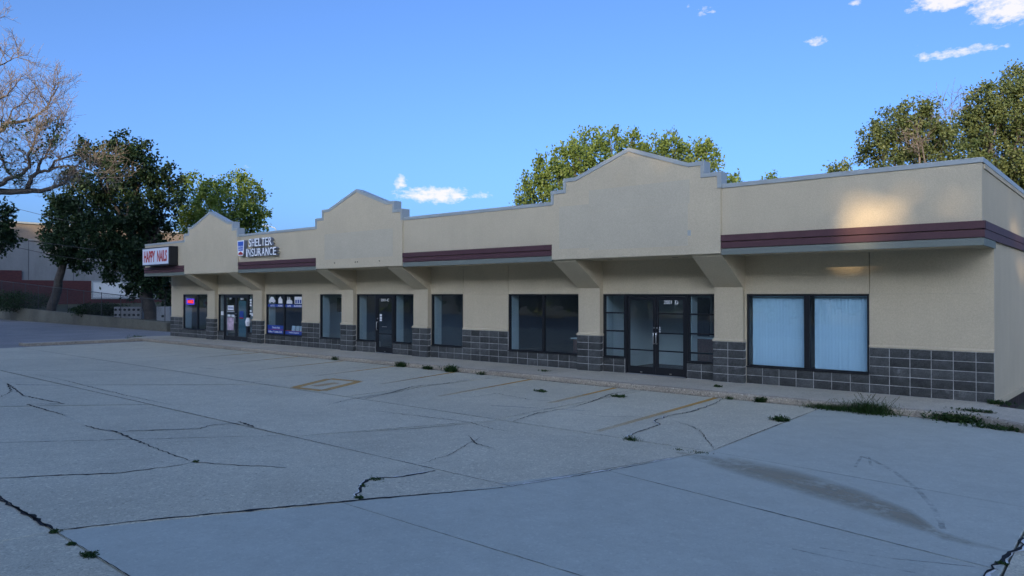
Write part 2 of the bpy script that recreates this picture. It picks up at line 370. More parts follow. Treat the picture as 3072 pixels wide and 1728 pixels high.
for (a, a2), (b, b2) in zip(bx[:-1], bx[1:]): lotslab([(b, YA), (a, YA), (a2, YB), (b2, YB)])
cxs = [(-3.52, -5.76), (-8.38, -12.05), (-13.6, -17.6), (-18.7, -22.7), (-24, -28), (-35.17, -35.17)]
for (a, a2), (b, b2) in zip(cxs[:-1], cxs[1:]): lotslab([(b, YB), (a, YB), (a2, YC), (b2, YC)])
dx_ = [6., 1.42, -2.9, -5.78, -10, -15, -20, -27, -35.17]
for a, b in zip(dx_[:-1], dx_[1:]): lotslab([(b, YC), (a, YC), (a - (.7 if a == -5.78 else 0), -21.5), (b - (.7 if b == -5.78 else 0), -21.5)])
# newer, paler apron at the right
def apron(poly): return lotslab(poly, 'conc_new', .003, .0015)
apron([(-2.72, -2.02), (.03, -2.02), (.97, -2.81), (1.43, -2.86), (1.43, -7.85), (-2.55, YA)])
apron([(-2.55, YA), (1.43, -7.85), (1.43, -10.2), (-3.08, -9.4)])
apron([(-3.08, -9.4), (1.43, -10.2), (1.4, -12.6), (-4.45, -12.62)])
apron([(-4.45, -12.62), (1.4, -12.6), (1.4, YC), (-5.76, YC)])
for y0, y1 in ((-3.07, -6.5), (-6.5, -9.62), (-9.62, YC)): lotslab([(1.44, y1), (6, y1), (6, y0), (1.44, y0)], wob=.01)
lotslab([(6.02, -21.5), (30, -21.5), (30, -3.3), (6.02, -3.3)])

# pavement with its kerb
walk = MB().box(-37.2, .03, -1.85, .2, -.42, -.06).box(.04, 3.2, -1.9, -.95, -.42, -.06).build('pavement', 'bed', origin=(0, 0, 0)); struct(walk)
x = .04
while x > -37.2:
    w = 2.55 if x - 2.55 > -37.2 else x + 37.25
    slab('paving_slab', [(x - w, -1.84), (x, -1.84), (x, -.002), (x - w, -.002)], 'conc_walk', walk, -.3, 0., .003, .0); x -= w
slab('paving_slab', [(.04, -1.84), (1.0, -2.62), (1.5, -2.5), (1.5, -.98), (.56, -.56), (.04, -.36)], 'conc_walk', walk, -.3, 0., .004)
slab('paving_slab', [(1.5, -2.5), (3.3, -2.9), (3.3, -1.6), (1.5, -.98)], 'conc_walk', walk, -.3, 0., .004)
def kerb(p, q, parent, w=.15, top=0., name='kerb_stone'):
    p, q = Vector(p), Vector(q); d = (q - p).normalized(); nn = Vector((-d.y, d.x)); L = (q - p).length; k = max(2, int(L / .07)); mb = MB(); prev = None
    prof = [(0, -.3), (0, -.022), (.018, -.002), (w, 0), (w, -.3)]
    for j in range(k + 1):
        c = p + d * (L * j / k); r0 = max(-.004, rnd.gauss(0, .006)) + (.012 if rnd.random() < .05 else 0); r1 = max(0, rnd.gauss(0, .006)) + (.02 if rnd.random() < .06 else 0)
        ring = []
        for i, (o, z) in enumerate(prof):
            oo = o + (abs(r0) if i in (1, 2) else 0); zz = z - (r1 if i in (1, 2) else 0)
            ring.append((c.x + nn.x * oo, c.y + nn.y * oo, top + zz))
        i0 = len(mb.v); mb.v += ring
        if prev is not None:
            for i in range(4): mb.f.append((prev + i, i0 + i, i0 + i + 1, prev + i + 1))
        else: mb.f.append(tuple(i0 + i for i in range(4, -1, -1)))
        prev = i0
    mb.f.append(tuple(prev + i for i in range(5)))
    return mb.build(name, 'conc_curb', parent)
kx = [.02, -5.34, -10.42, -15.6, -20.7, -26., -31.2, -37.24]
for a, b in zip(kx[:-1], kx[1:]): kerb((b + .004, -1.99), (a - .004, -1.99), walk)
kerb((.03, -1.99), (.98, -2.78), walk); kerb((.99, -2.79), (3.3, -3.05), walk)
isl = MB().box(-36.62, -35.7, -6.95, -2.05, -.4, -.025).build('kerb_island', 'conc_walk', origin=(0, 0, 0)); struct(isl)
kerb((-35.68, -7.0), (-35.68, -2.0), isl); kerb((-36.66, -7.0), (-35.69, -7.02), isl, .1)

# cracks, spalled edges, painted lines, kerb shadow line (thin sheets on the slabs)
def polyline(pts, step, jit):
    out = []
    for p, q in zip(pts[:-1], pts[1:]):
        p, q = Vector(p[:2]), Vector(q[:2]); L = (q - p).length; k = max(1, int(L / step)); d = (q - p) / k
        nn = Vector((-d.y, d.x)).normalized()
        for j in range(k): out.append(p + d * j + nn * (rnd.gauss(0, jit) if j else 0))
    out.append(Vector(pts[-1][:2])); return out
def strip(pts, wfun, z, name, mat, parent=lot, off=0., attr=None):
    mb = MB(); n = len(pts); fade = []
    for i, p in enumerate(pts):
        d = (pts[min(i + 1, n - 1)] - pts[max(i - 1, 0)]).normalized(); nn = Vector((-d.y, d.x)); w = wfun(i / (n - 1))
        a = p + nn * (w / 2 + off); b = p + nn * (-w / 2 + off); mb.v += [(a.x, a.y, z), (b.x, b.y, z)]
        fade += [1. if attr is None else attr(i / (n - 1))] * 2
        if i: mb.f.append((2 * i - 1, 2 * i + 1, 2 * i, 2 * i - 2))
    o = mb.build(name, mat, parent)
    at_ = o.data.attributes.new('fade', 'FLOAT', 'POINT'); at_.data.foreach_set('value', fade); return o
def crack(px, w=.014, spall=0., jit=.014, world=False):
    w *= 1.6
    pts = polyline(px if world else [gnd(*p) for p in px], .07, jit)
    strip(pts, lambda t: max(.002, w * (.5 + rnd.random()) * (.35 + .65 * math.sin(math.pi * min(1, max(0, t * .96 + .02)))) * (1.7 if rnd.random() < .08 else 1)), LOT + .0065, 'crack', 'crack')
    if spall: strip(pts, lambda t: max(.003, 1.7 * spall * (rnd.random() ** 1.3) * (1 if math.sin(t * 17 + len(px)) > -.5 else .15)), LOT + .0045, 'spalled_edge', 'spall', off=spall * .45)
crack([(895, 1252), (908, 1225), (925, 1207), (955, 1203), (1000, 1200), (1050, 1192), (1095, 1184)], .03, .05)
crack([(0, 1203), (120, 1197), (300, 1190), (380, 1180), (462, 1169)], .022)
crack([(462, 1169), (490, 1162), (540, 1167), (620, 1171), (720, 1176)], .014)
crack([(215, 1070), (250, 1080), (290, 1085), (320, 1098), (345, 1108), (400, 1130)], .02)
crack([(270, 1085), (340, 1084), (420, 1081), (505, 1078), (530, 1070), (600, 1064)], .02, .035)
crack([(400, 1130), (440, 1145), (480, 1160)], .012)
crack([(0, 1000), (30, 985), (20, 965), (60, 995), (110, 1006), (165, 1016), (70, 1017), (130, 1035), (165, 1045)], .022)
crack([(40, 968), (160, 970)], .012, .05)
crack([(90, 942), (160, 956), (240, 976), (330, 997), (430, 1018)], .012)
crack([(300, 1004), (355, 1004)], .006, .04)
crack([(600, 1060), (640, 1074)], .03)
crack([(1570, 1102), (1600, 1088), (1660, 1068), (1645, 1058), (1680, 1046), (1740, 1035), (1790, 1018), (1815, 1005)], .016, .03)
crack([(1440, 1025), (1490, 1010), (1540, 990), (1600, 982)], .016)
crack([(1290, 1060), (1350, 1040), (1440, 1025)], .012)
crack([(1180, 1000), (1250, 990), (1330, 1005), (1420, 1012)], .012)
crack([(1180, 1095), (1190, 1108), (1200, 1117), (1240, 1127)], .012)
crack([(1060, 1166), (1140, 1140), (1185, 1112), (1215, 1098)], .007)
crack([(860, 1090), (960, 1083), (1060, 1077), (1160, 1068), (1235, 1062)], .010, .012)
crack([(920, 1003), (980, 989), (1040, 972), (1110, 966), (1180, 955)], .02, .03)
crack([(820, 1020), (890, 1003), (1010, 985), (1060, 972)], .012)
crack([(940, 1033), (1080, 1050), (1180, 1062), (1240, 1080), (1290, 1085)], .010)
crack([(780, 936), (850, 930), (960, 918)], .010); crack([(840, 945), (905, 958), (1000, 950)], .008)
crack([(1700, 1060), (1760, 1080), (1795, 1130)], .008)
crack([(1450, 1040), (1520, 1048), (1640, 1050)], .008)
crack([(500, 925), (560, 930)], .02); crack([(620, 960), (700, 962)], .008)
crack([(2576, 1352), (2560, 1380), (2520, 1405), (2495, 1430), (2470, 1452)], .022, .05, .016)
crack([(0, 1256), (60, 1287), (100, 1310), (135, 1331)], .028, 0, .014)
crack([(1265, 1226), (1400, 1205), (1550, 1180), (1700, 1152)], .008, .06, .006)
crack([(150, 1333), (330, 1312), (720, 1275), (900, 1258), (1265, 1226)], .026, 0, .008)
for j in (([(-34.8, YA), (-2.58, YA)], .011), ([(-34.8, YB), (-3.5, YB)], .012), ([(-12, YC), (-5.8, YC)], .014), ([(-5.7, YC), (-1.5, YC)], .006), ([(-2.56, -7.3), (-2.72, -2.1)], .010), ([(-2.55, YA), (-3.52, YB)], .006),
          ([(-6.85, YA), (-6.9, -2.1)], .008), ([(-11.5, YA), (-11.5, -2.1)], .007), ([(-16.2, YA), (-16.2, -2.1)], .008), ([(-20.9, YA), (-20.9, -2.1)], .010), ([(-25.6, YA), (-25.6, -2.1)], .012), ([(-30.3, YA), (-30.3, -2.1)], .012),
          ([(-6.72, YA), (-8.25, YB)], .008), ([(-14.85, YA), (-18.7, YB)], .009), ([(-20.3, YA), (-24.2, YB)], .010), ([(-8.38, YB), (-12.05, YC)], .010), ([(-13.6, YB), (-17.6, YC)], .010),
          ([(-3.1, -9.41), (1.4, -10.19)], .006), ([(-2.5, -7.43), (1.4, -7.84)], .004), ([(-4.4, -12.62), (1.3, -12.6)], .004), ([(-35, -2.012), (-2.75, -2.012)], .017), ([(-2.7, -2.012), (0, -2.012)], .014)):  # last two strips: shadow line painted dark along the kerb foot
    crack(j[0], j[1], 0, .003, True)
def painted(x0, y0, x1, y1, w=.13, mat='yellow', a=1., b=.25):
    strip(polyline([(x0, y0), (x1, y1)], .25, .004), lambda t: w, LOT + .0055, 'painted_line', mat, attr=lambda t: a * (1 - t) + b * t)
for X, X2, ye in ((-5.0, -4.72, -7.2), (-7.68, -7.35, -5.2), (-10.42, -9.9, -6.0), (-13.35, -12.7, -5.4), (-16.1, -15.6, -5.5), (-18.9, -18.4, -5.6), (-21.7, -21.2, -5.0), (-24.5, -24.1, -4.8)):
    painted(X, -2.08, X2, ye)
for p, q in (((740, 975), (830, 953)), ((830, 953), (905, 960)), ((905, 960), (812, 983)), ((812, 983), (740, 975))):
    a, b = gnd(*p), gnd(*q); painted(a.x, a.y, b.x, b.y, .24, 'yellow', .8, .65)
a, b = gnd(790, 972), gnd(850, 963); painted(a.x, a.y, b.x, b.y, .3, 'yellow', .6, .6)
for p, q in (((1235, 1020), (1500, 1035)), ((40, 967), (165, 970))):
    a, b = gnd(*p), gnd(*q); painted(a.x, a.y, b.x, b.y, .05, 'white_line', .8, .6)
# dried mud washed across the apron, with a tyre's arc
mb = MB(); fade = []; top = [(1700, 1134), (1850, 1148), (2000, 1180), (2150, 1225), (2290, 1280), (2365, 1335), (2420, 1352), (2540, 1385)]; low = [(1700, 1140), (1850, 1195), (2000, 1240), (2150, 1287), (2290, 1330), (2372, 1360), (2440, 1375), (2545, 1392)]
for i, (p, q) in enumerate(zip(top, low)):
    a, b = gnd(*p), gnd(*q)
    for j in range(7):
        c = a.lerp(b, j / 6); mb.v.append((c.x, c.y, LOT + .005)); fade.append(math.sin(math.pi * j / 6) * (.5, .8, 1, 1, 1, .75, .5, .25)[i])
    if i:
        for j in range(6): mb.f.append(((i - 1) * 7 + j, (i - 1) * 7 + j + 1, i * 7 + j + 1, i * 7 + j))
o = mb.build('mud_stain', 'mud', lot); o.data.attributes.new('fade', 'FLOAT', 'POINT').data.foreach_set('value', fade)
for px, w in (([(2165, 1148), (2200, 1160), (2245, 1185), (2300, 1225), (2345, 1275), (2370, 1330)], .06), ([(2150, 1175), (2165, 1148), (2185, 1150), (2190, 1172)], .04), ([(1990, 1380), (2120, 1408), (2300, 1440)], .03), ([(2060, 1377), (2250, 1405), (2450, 1425)], .025)):
    strip(polyline([gnd(*p) for p in px], .1, .004), lambda t: w, LOT + .0045, 'tyre_mark', 'tyre_mark')

# ------------------------------------------------------------------ the shop building
mall = tag(empty('shop_building', (0, 0, 0)), 'long tan stucco row of shops with three stepped gables and grey block base', 'building')
OV, GV = -1.33, -1.39
GC = [-7.71, -19.06, -29.88]
PIL = [-5.6, -9.84, -17.06, -21.31, -27.98, -32.27]
LEFT = -36.9
# lower stucco wall
for a, b in ((LEFT, -15.1), (-15.084, -13.086), (-13.07, -2.356), (-2.340, -.002)): MB().box(a, b, .03, .25, 2.212, 3.15).build('wall_panel', 'stucco', mall)
for a, b in ((-2.352, -.002), (-15.1, -13.07), (-24.65, -23.37), (LEFT, -35.55)):
    MB().box(a, b, .03, .25, 1.09, 2.21).build('wall_panel', 'stucco', mall)
    MB().prismx([(-.006, 1.022), (.25, 1.022), (.25, 1.088), (.03, 1.088), (-.004, 1.05)], a, b).build('sloped_ledge', 'stucco', mall)
for a, b in ((-6.05, -5.19), (-10.3, -9.46), (-17.5, -16.67), (-21.75, -20.92), (-28.45, -27.5), (-32.8, -31.84)): MB().box(a, b, .03, .25, -.2, 2.21).build('wall_panel', 'stucco', mall)
# split-face blocks
bm_var = []
for k in range(7):
    mb = MB(); nx, nz = 6, 3; W, H = .3964, .1932
    g2 = [[(W * i / nx, (0.010 if i in (0, nx) or j in (0, nz) else rnd.uniform(-.010, .006)), H * j / nz) for i in range(nx + 1)] for j in range(nz + 1)]
    for j in range(nz + 1):
        for i in range(nx + 1): mb.v.append(g2[j][i])
    for j in range(nz):
        for i in range(nx): q = j * (nx + 1) + i; mb.f.append((q, q + 1, q + nx + 2, q + nx + 1))
    n0 = len(mb.v); mb.v += [(0, .03, 0), (W, .03, 0), (W, .03, H), (0, .03, H)]
    c0, c1, c2, c3 = 0, nx, (nx + 1) * (nz + 1) - 1, (nx + 1) * nz
    mb.f += [(c0, n0, n0 + 1, c1), (c1, n0 + 1, n0 + 2, c2), (c2, n0 + 2, n0 + 3, c3), (c3, n0 + 3, n0, c0)]
    bm_var.append(mb.mesh('block'))
def blocks(parent, x0, x1, yf, rows, widths=None, z0=0.):
    if not widths: n = max(1, round((x1 - x0) / .4064)); widths = [(x1 - x0) / n] * n
    x = x0
    for w in widths:
        for r in range(rows):
            o = put('block', rnd.choice(bm_var), 'block', parent, (x + .007, yf + rnd.uniform(-.002, .002), z0 + r * .2032 + .007))
            o.scale = ((w - .014) / .3964, 1, .980)
        x += w
secs = [(-5.19, -2.348, 2), (-9.46, -8.72, 2), (-6.81, -6.0, 2), (-13.07, -10.25, 2), (-15.12, -13.07, 5), (-16.67, -15.12, 2), (-20.9, -19.73, 2), (-18.73, -17.47, 2),
        (-23.37, -21.7, 2), (-24.66, -23.37, 5), (-27.55, -24.66, 2), (-31.85, -31.32, 2), (-29.06, -28.38, 2), (-35.55, -32.68, 2), (-36.95, -35.55, 5)]
bw = MB().box(-2.348, -.001, .014, .25, -.2, 1.02).build('block_wall', 'mortar', mall); blocks(bw, -2.348, 0, 0, 5, [.4064] * 5 + [.316])
for a, b, r in secs:
    bw = MB().box(a, b, .014, .25, -.2, r * .2032 + .002).build('block_wall', 'mortar', mall); blocks(bw, a, b, 0., r)
side_mesh = {}
for px in PIL:
    a, b = px - .4064, px + .4064
    bw = MB().box(a + .012, b - .012, -.158, .02, -.2, 1.018).build('pillar_base', 'mortar', mall); blocks(bw, a, b, -.172, 5)
    for r in range(5):                              # return blocks on the side seen from the car park
        o = put('block', bm_var[(r * 3) % 7], 'block', bw, (b - .003, -.155, r * .2032 + .005)); o.scale = (.40, 1, 1); o.rotation_euler = (0, 0, R(90))
    MB().box(px - .375, px + .375, -.12, .029, 1.09, 2.38).build('pillar', 'stucco', mall)
    c = MB(); lo = (a - .008, b + .008, -.18, .029, 1.022); hi = (px - .375, px + .375, -.12, .029, 1.105)
    ring = lambda t: [(t[0], t[2], t[4]), (t[1], t[2], t[4]), (t[1], t[3], t[4]), (t[0], t[3], t[4])]
    mid = (a - .004, b + .004, -.176, .029, 1.055); c.v = ring(lo) + ring(mid) + ring(hi)
    for s0 in (0, 4):
        for j in range(4): c.f.append((s0 + j, s0 + (j + 1) % 4, s0 + 4 + (j + 1) % 4, s0 + 4 + j))
    c.f += [(3, 2, 1, 0), (8, 9, 10, 11)]; c.build('sloped_ledge', 'stucco', mall)
    MB().prismx([(-.122, 2.382), (.028, 2.382), (.028, 3.148), (-1.30, 3.148), (-1.27, 3.10)], px - .385, px + .385).build('bracket', 'stucco', mall)
# soffit, parapets, copings, bands
MB().box(LEFT, -.002, OV + .002, .029, 3.15, 3.2).build('soffit', 'stucco', mall)
segs = [(GC[0] + 2.5, -.0), (GC[1] + 2.5, GC[0] - 2.5), (GC[2] + 2.5, GC[1] - 2.5), (LEFT, GC[2] - 2.5)]
for i, (a, b) in enumerate(segs):
    a += .003; b -= .003 if i else 0
    MB().box(a, b, OV, OV + .22, 3.205, 4.69).build('parapet', 'stucco', mall)
    MB().box(a, b + (.028 if i == 0 else 0), OV - .024, OV + .30, 4.692, 4.79, .004).build('coping', 'coping', mall)
    e = b + (.05 if i == 0 else 0)
    MB().box(a, e, OV - .066, OV - .002, 3.440, 3.59, .005).build('fascia_board', 'maroon', mall)
    MB().box(a, e, OV - .050, OV - .002, 3.280, 3.424, .005).build('fascia_board', 'maroon', mall)
    MB().box(a, e - (.012 if i == 0 else 0), OV - .040, OV - .002, 3.125, 3.268, .004).build('fascia_trim', 'trim_gray', mall)
for k, c in enumerate(GC):
    prof = [(-2.5, 3.165), (2.5, 3.165), (2.5, 4.98), (2.08, 4.98), (2.08, 5.28), (1.68, 5.28), (0, 5.87), (-1.68, 5.28), (-2.08, 5.28), (-2.08, 4.98), (-2.5, 4.98)]
    MB().prism([(c + x, z) for x, z in prof], GV, GV + .27).build('gable', 'stucco', mall)
    out = [(-2.525, 4.70), (-2.525, 5.08), (-2.10, 5.08), (-2.10, 5.38), (-1.69, 5.38), (0, 5.972), (1.69, 5.38), (2.10, 5.38), (2.10, 5.08), (2.525, 5.08), (2.525, 4.70)]
    inn = [(-2.43, 4.70), (-2.43, 4.985), (-2.005, 4.985), (-2.005, 5.285), (-1.665, 5.285), (0, 5.868), (1.665, 5.285), (2.005, 5.285), (2.005, 4.985), (2.43, 4.985), (2.43, 4.70)]
    for j in range(len(out) - 1):                   # the metal coping is folded from one length per edge
        q = [inn[j], inn[j + 1], out[j + 1], out[j]]
        MB().prism([(c + x, z) for x, z in q], GV - .022, GV + .30).build('coping', 'coping', mall)
    for xo in (-1.1, .9):
        cc = MB(); n = 14
        pts = [(c + xo + .085 * math.cos(2 * math.pi * j / n), -.62 + .085 * math.sin(2 * math.pi * j / n)) for j in range(n)]
        cc.v = [(x, y, 3.143) for x, y in pts] + [(x, y, 3.149) for x, y in pts]; cc.f = [tuple(range(n - 1, -1, -1))] + [(j, (j + 1) % n, n + (j + 1) % n, n + j) for j in range(n)]
        cc.build('soffit_light', 'frame', mall)
# repainted areas where signs used to hang
for k, (x0, x1, z0, z1) in enumerate(((-9.95, -8.955, 3.45, 4.62), (-8.95, -6.05, 3.38, 4.395), (-8.95, -6.0, 4.4, 4.98))):
    MB().box(x0, x1, GV - .003, GV + .01, z0, z1).build('repainted_patch', 'stucco_patch', mall)
MB().box(-21.0, -17.05, GV - .003, GV + .01, 3.5, 4.45).build('repainted_patch', 'stucco_patch', mall)
MB().box(-6.05, -5.97, GV - .012, GV, 3.62, 3.75).build('junction_cover', 'coping', mall)
for x in (-20.35, -19.1, -18.98, -17.75): MB().tube([(x, GV + .02, 3.36), (x, GV - .03, 3.36)], .018, 6).build('anchor_bolt', 'frame', mall)
MB().box(-.40, -.05, OV + .31, 12, 4.70, 4.8).build('coping', 'coping', mall)
# right side wall
MB().box(-.25, 0, OV + .222, .03, 3.16, 4.69).build('side_wall', 'stucco', mall)
MB().prismx([(.032, -.1), (12, -.4), (12, 4.69), (.032, 4.69)], -.25, 0).build('side_wall', 'stucco', mall)
MB().box(-.30, .03, OV + .302, 12.02, 4.692, 4.79).build('coping', 'coping', mall)
MB().box(.001, .022, OV + .2, 12.0, 4.60, 4.688).build('coping_drip', 'stucco', mall)
MB().box(.001, .058, OV + .003, 12, 3.436, 3.59).build('fascia_board', 'maroon', mall)
MB().box(.001, .048, OV + .003, 12, 3.272, 3.43).build('fascia_board', 'maroon', mall)
MB().box(.001, .036, OV + .003, .05, 3.125, 3.268).build('fascia_trim', 'trim_gray', mall)
MB().box(-.25, .0, OV + .01, .029, 3.13, 3.158).build('soffit', 'stucco', mall)
MB().prismx([(.034, -.01), (12, -.34), (12, -.28), (.034, .05)], .001, .045).build('base_trim', 'stucco', mall)
bd = MB().box(0, .02, 0, .142, -.55, 0).mesh('skirting_board')
y = .04
while y < 6:
    put('skirting_board', bd, 'boards', mall, (-.06, y, -.012 - .0276 * y)); y += .15
# shell and rooms behind the glass
MB().box(LEFT, -.26, OV + .31, 12, 4.25, 4.4).build('roof', 'int_ceil', mall)
MB().box(LEFT, -.252, .252, 9.8, -.3, .004).build('floor', 'int_floor', mall)
MB().box(LEFT, -.252, .252, 9.8, 2.72, 2.8).build('ceiling', 'int_ceil', mall)
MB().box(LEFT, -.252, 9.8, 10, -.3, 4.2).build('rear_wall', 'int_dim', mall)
MB().box(LEFT, LEFT + .22, .252, 9.8, -.3, 4.69).build('side_wall', 'stucco', mall)
MB().box(LEFT, LEFT + .22, OV + .222, .03, 3.16, 4.69).build('side_wall', 'stucco', mall)
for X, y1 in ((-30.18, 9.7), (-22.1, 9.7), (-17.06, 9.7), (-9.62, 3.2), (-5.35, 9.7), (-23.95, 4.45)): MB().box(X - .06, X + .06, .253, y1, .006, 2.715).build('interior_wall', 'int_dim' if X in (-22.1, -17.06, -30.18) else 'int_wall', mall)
MB().box(-9.55, -7.55, 3.0, 3.1, .006, 2.715).build('interior_wall', 'int_wall', mall)
MB().box(-8.45, -7.62, 2.96, 2.995, .01, 2.1).build('interior_door', 'intdoor', mall)
MB().box(-28.2, -22.2, 4.5, 4.6, .006, 2.715).build('interior_wall', 'int_wall', mall)
MB().box(-36.6, -30.3, 5.5, 5.6, .006, 2.715).build('interior_wall', 'int_wall', mall)
cab = tag(empty('cabinet', (-7.0, 1.7, 0)), 'low brown wooden cabinet standing inside the glass of the double door', 'cabinet')
MB().box(-7.5, -6.3, 1.5, 1.95, .01, .95).build('carcass', 'wood', cab); MB().box(-7.54, -6.26, 1.46, 1.99, .955, .995).build('counter_top', 'int_wall', cab)
for k in range(2): MB().box(-7.48 + k * .6, -6.92 + k * .6, 1.48, 1.498, .06, .9).build('cabinet_door', 'wood', cab)
dk = tag(empty('reception_desk', (-11.0, 2.2, 0)), 'brown reception desk behind the wide window near the double door', 'desk')
MB().box(-11.9, -10.3, 1.9, 2.5, .01, .74).build('desk_body', 'wood', dk); MB().box(-11.95, -10.25, 1.85, 2.55, .745, .785).build('desk_top', 'int_wall', dk)

# ------------------------------------------------------------------ windows and doors
YF, YG, YB_ = .045, .082, .135
def window(x0, x1, z0=.41, z1=2.21, mull=(), bars=(), w=.05, reveal=True):
    f = MB().box(x0, x0 + w, YF, YB_, z0, z1).box(x1 - w, x1, YF, YB_, z0, z1).box(x0 + w, x1 - w, YF, YB_, z0, z0 + w).box(x0 + w, x1 - w, YF, YB_, z1 - w, z1).build('window', 'frame', mall)
    xs = [x0 + w] + [v for m in mull for v in (m[0], m[1])] + [x1 - w]
    for m in mull: MB().box(m[0], m[1], YF - .004, YB_, z0 + w, z1 - w).build('mullion', 'frame', f)
    for a, b in zip(xs[0::2], xs[1::2]):
        MB().box(a + .001, b - .001, YG, YG + .007, z0 + w, z1 - w).build('pane', 'glass', f)
        for zb in bars: MB().box(a + .002, b - .002, YF + .005, YG - .002, zb - .02, zb + .02).build('glazing_bar', 'frame', f)
    MB().box(x0 - .0, x1 + .0, -.012, YF - .002, z0 - .006, z0 + .024).build('sill', 'frame', f)
    if reveal: MB().box(x0 + w + .002, x0 + w + .02, YB_ + .004, .46, z0 + .02, z1 - .02).build('window_reveal', 'reveal', f)
    return f
MT['reveal'] = plain('painted_reveal', (.5, .52, .5), .6)
wE = window(-5.19, -2.352, mull=[(-3.79, -3.66)], reveal=False)
wC = window(-13.07, -10.24, mull=[(-11.70, -11.62)])
wB = window(-16.67, -15.1)
wS2 = window(-23.37, -21.7)
wS1 = window(-27.5, -24.65, mull=[(-26.11, -26.03)])
wN = window(-35.55, -32.68, mull=[(-34.06, -33.97)])
window(-9.46, -8.72, bars=(.67, 1.17, 1.68)); window(-6.81, -6.0, bars=(.67, 1.17, 1.68))
window(-20.92, -19.74); window(-18.72, -17.47)
window(-31.84, -31.3, w=.04); window(-29.07, -28.4, w=.04)
def doorway(x0, x1):
    MB().box(x0 - .02, x0 + .035, YF - .015, YB_ + .01, 0, 2.212).box(x1 - .035, x1 + .02, YF - .015, YB_ + .01, 0, 2.212).box(x0 + .035, x1 - .035, YF - .015, YB_ + .01, 2.14, 2.212).build('door_frame', 'frame', mall)
    MB().box(x0 + .036, x1 - .036, -.03, .12, 0., .016).build('threshold', 'alu_sill', mall)
def door(x0, x1, hinge_left, bars=(), z1=2.135):
    s, b = .075, .2
    d = MB().box(x0, x0 + s, YF + .005, YF + .05, .02, z1, .003).box(x1 - s, x1, YF + .005, YF + .05, .02, z1, .003).box(x0 + s, x1 - s, YF + .007, YF + .048, .02, .02 + b).box(x0 + s, x1 - s, YF + .007, YF + .048, z1 - .09, z1).build('door', 'frame', mall)
    MB().box(x0 + s, x1 - s, YF + .024, YF + .031, .02 + b, z1 - .09).build('pane', 'glass', d)
    for zb in bars: MB().box(x0 + s, x1 - s, YF + .008, YF + .022, zb - .018, zb + .018).build('push_bar', 'frame', d)
    hx = x1 - s / 2 if hinge_left else x0 + s / 2
    MB().tube([(hx, YF + .01, .86), (hx, YF - .05, .86), (hx, YF - .055, .88), (hx, YF - .055, 1.14), (hx, YF - .05, 1.16), (hx, YF + .01, 1.16)], .014, 8).build('pull_handle', 'steel', d, smooth=True)
    MB().tube([(hx, YF + .006, 1.29), (hx, YF - .012, 1.29)], .022, 10).build('lock', 'steel', d)
    MB().box((x0 + x1) / 2 - .03, (x0 + x1) / 2 + .03, YF - .001, YF + .006, .055, .075).build('door_stop', 'steel', d)
    return d
doorway(-8.7, -6.83)
dD1 = door(-8.66, -7.77, True, (.67,)); dD2 = door(-7.76, -6.87, False, (.67, 1.15, 1.68))
doorway(-19.73, -18.73); dC = door(-19.69, -18.77, False, (.72,))
doorway(-31.29, -29.08); dN1 = door(-31.25, -30.19, True); dN2 = door(-30.18, -29.12, False)
front_text('2001  D', -7.52, 1.94, .42, .10, YF + .0235, .002, .008).build('lettering', 'white_print', dD2)
front_text('2001-C', -19.48, 1.94, .46, .10, YF + .0235, .002, .008).build('lettering', 'white_print', dC)
front_text('2001', -30.85, 1.97, .26, .085, YF + .0235, .002, .03).build('lettering', 'white_print', dN1)
front_text('2001B', -29.83, 1.95, .30, .085, YF + .0235, .002, .03).build('lettering', 'white_print', dN2)
def sticker(name, parent, x0, x1, z0, z1, mat, y=None): return MB().box(x0, x1, (YG if y is None else y) - .003, (YG if y is None else y) - .001, z0, z1).build(name, mat, parent)
DY = YF + .024
for z in (1.17, 1.225, 1.28): sticker('sticker', dD2, -7.66, -7.63, z, z + .035, 'white_print', DY)
sticker('mail_slot', dD2, -7.55, -7.25, 1.14, 1.165, 'alu_sill', DY)
sticker('sticker', dC, -19.55, -19.42, 1.38, 1.46, 'white_print', DY); sticker('sticker', dC, -19.55, -19.42, 1.27, 1.36, 'white_print', DY); sticker('sticker', dC, -19.55, -19.42, 1.2, 1.255, 'white_print', DY)
sticker('mail_slot', dC, -19.42, -19.15, .98, 1.0, 'alu_sill', DY)
# nail salon door: round sticker, poster
sticker('sticker', dN1, -30.98, -30.42, 1.45, 1.68, 'white_print', DY); front_text('Welcome', -30.94, 1.52, .48, .1, DY - .003, .001, .02).build('lettering', 'blue_print', dN1)
sticker('sticker', dN1, -31.05, -30.36, 1.37, 1.4, 'white_print', DY)
for k in range(2): sticker('sticker', dN1, -31.0 + k * .36, -30.72 + k * .36, 1.14, 1.24, 'white_print', DY)
sticker('poster', dN1, -31.02, -30.42, .5, 1.1, 'pink_print', DY)
sticker('window_poster', dN1, -31.66, -31.42, 1.2, 1.38, 'white_print', YG)
MT['teal_film'] = plain('teal_window_film', (.09, .20, .22), .4)
sticker('window_film', dN2, -29.98, -29.32, .23, 1.9, 'teal_film', DY + .013)
e = sticker('emblem', dN2, -29.88, -29.52, 1.06, 1.42, 'blue_print', DY - .002); MB().box(-29.87, -29.53, DY - .008, DY - .0055, 1.06, 1.12).build('emblem_base', 'red_print', e)
for k, z in enumerate((1.9, 1.78, 1.66, 1.4, 1.27)): sticker('hours_sign', dN2, -28.98, -28.82, z, z + .08, 'white_print', YG)
sticker('hours_sign', dN2, -28.84, -28.58, 1.2, 1.34, 'white_print', YG)
wh = tag(MB().tube([(-29.0, .0, .75), (-28.98, -.01, .95), (-28.97, 0.0, 1.12)], [.10, .13, .08], 8).build('bag', 'white_print'), 'white plastic bag hanging on the glass by the second salon door handle', 'bag')
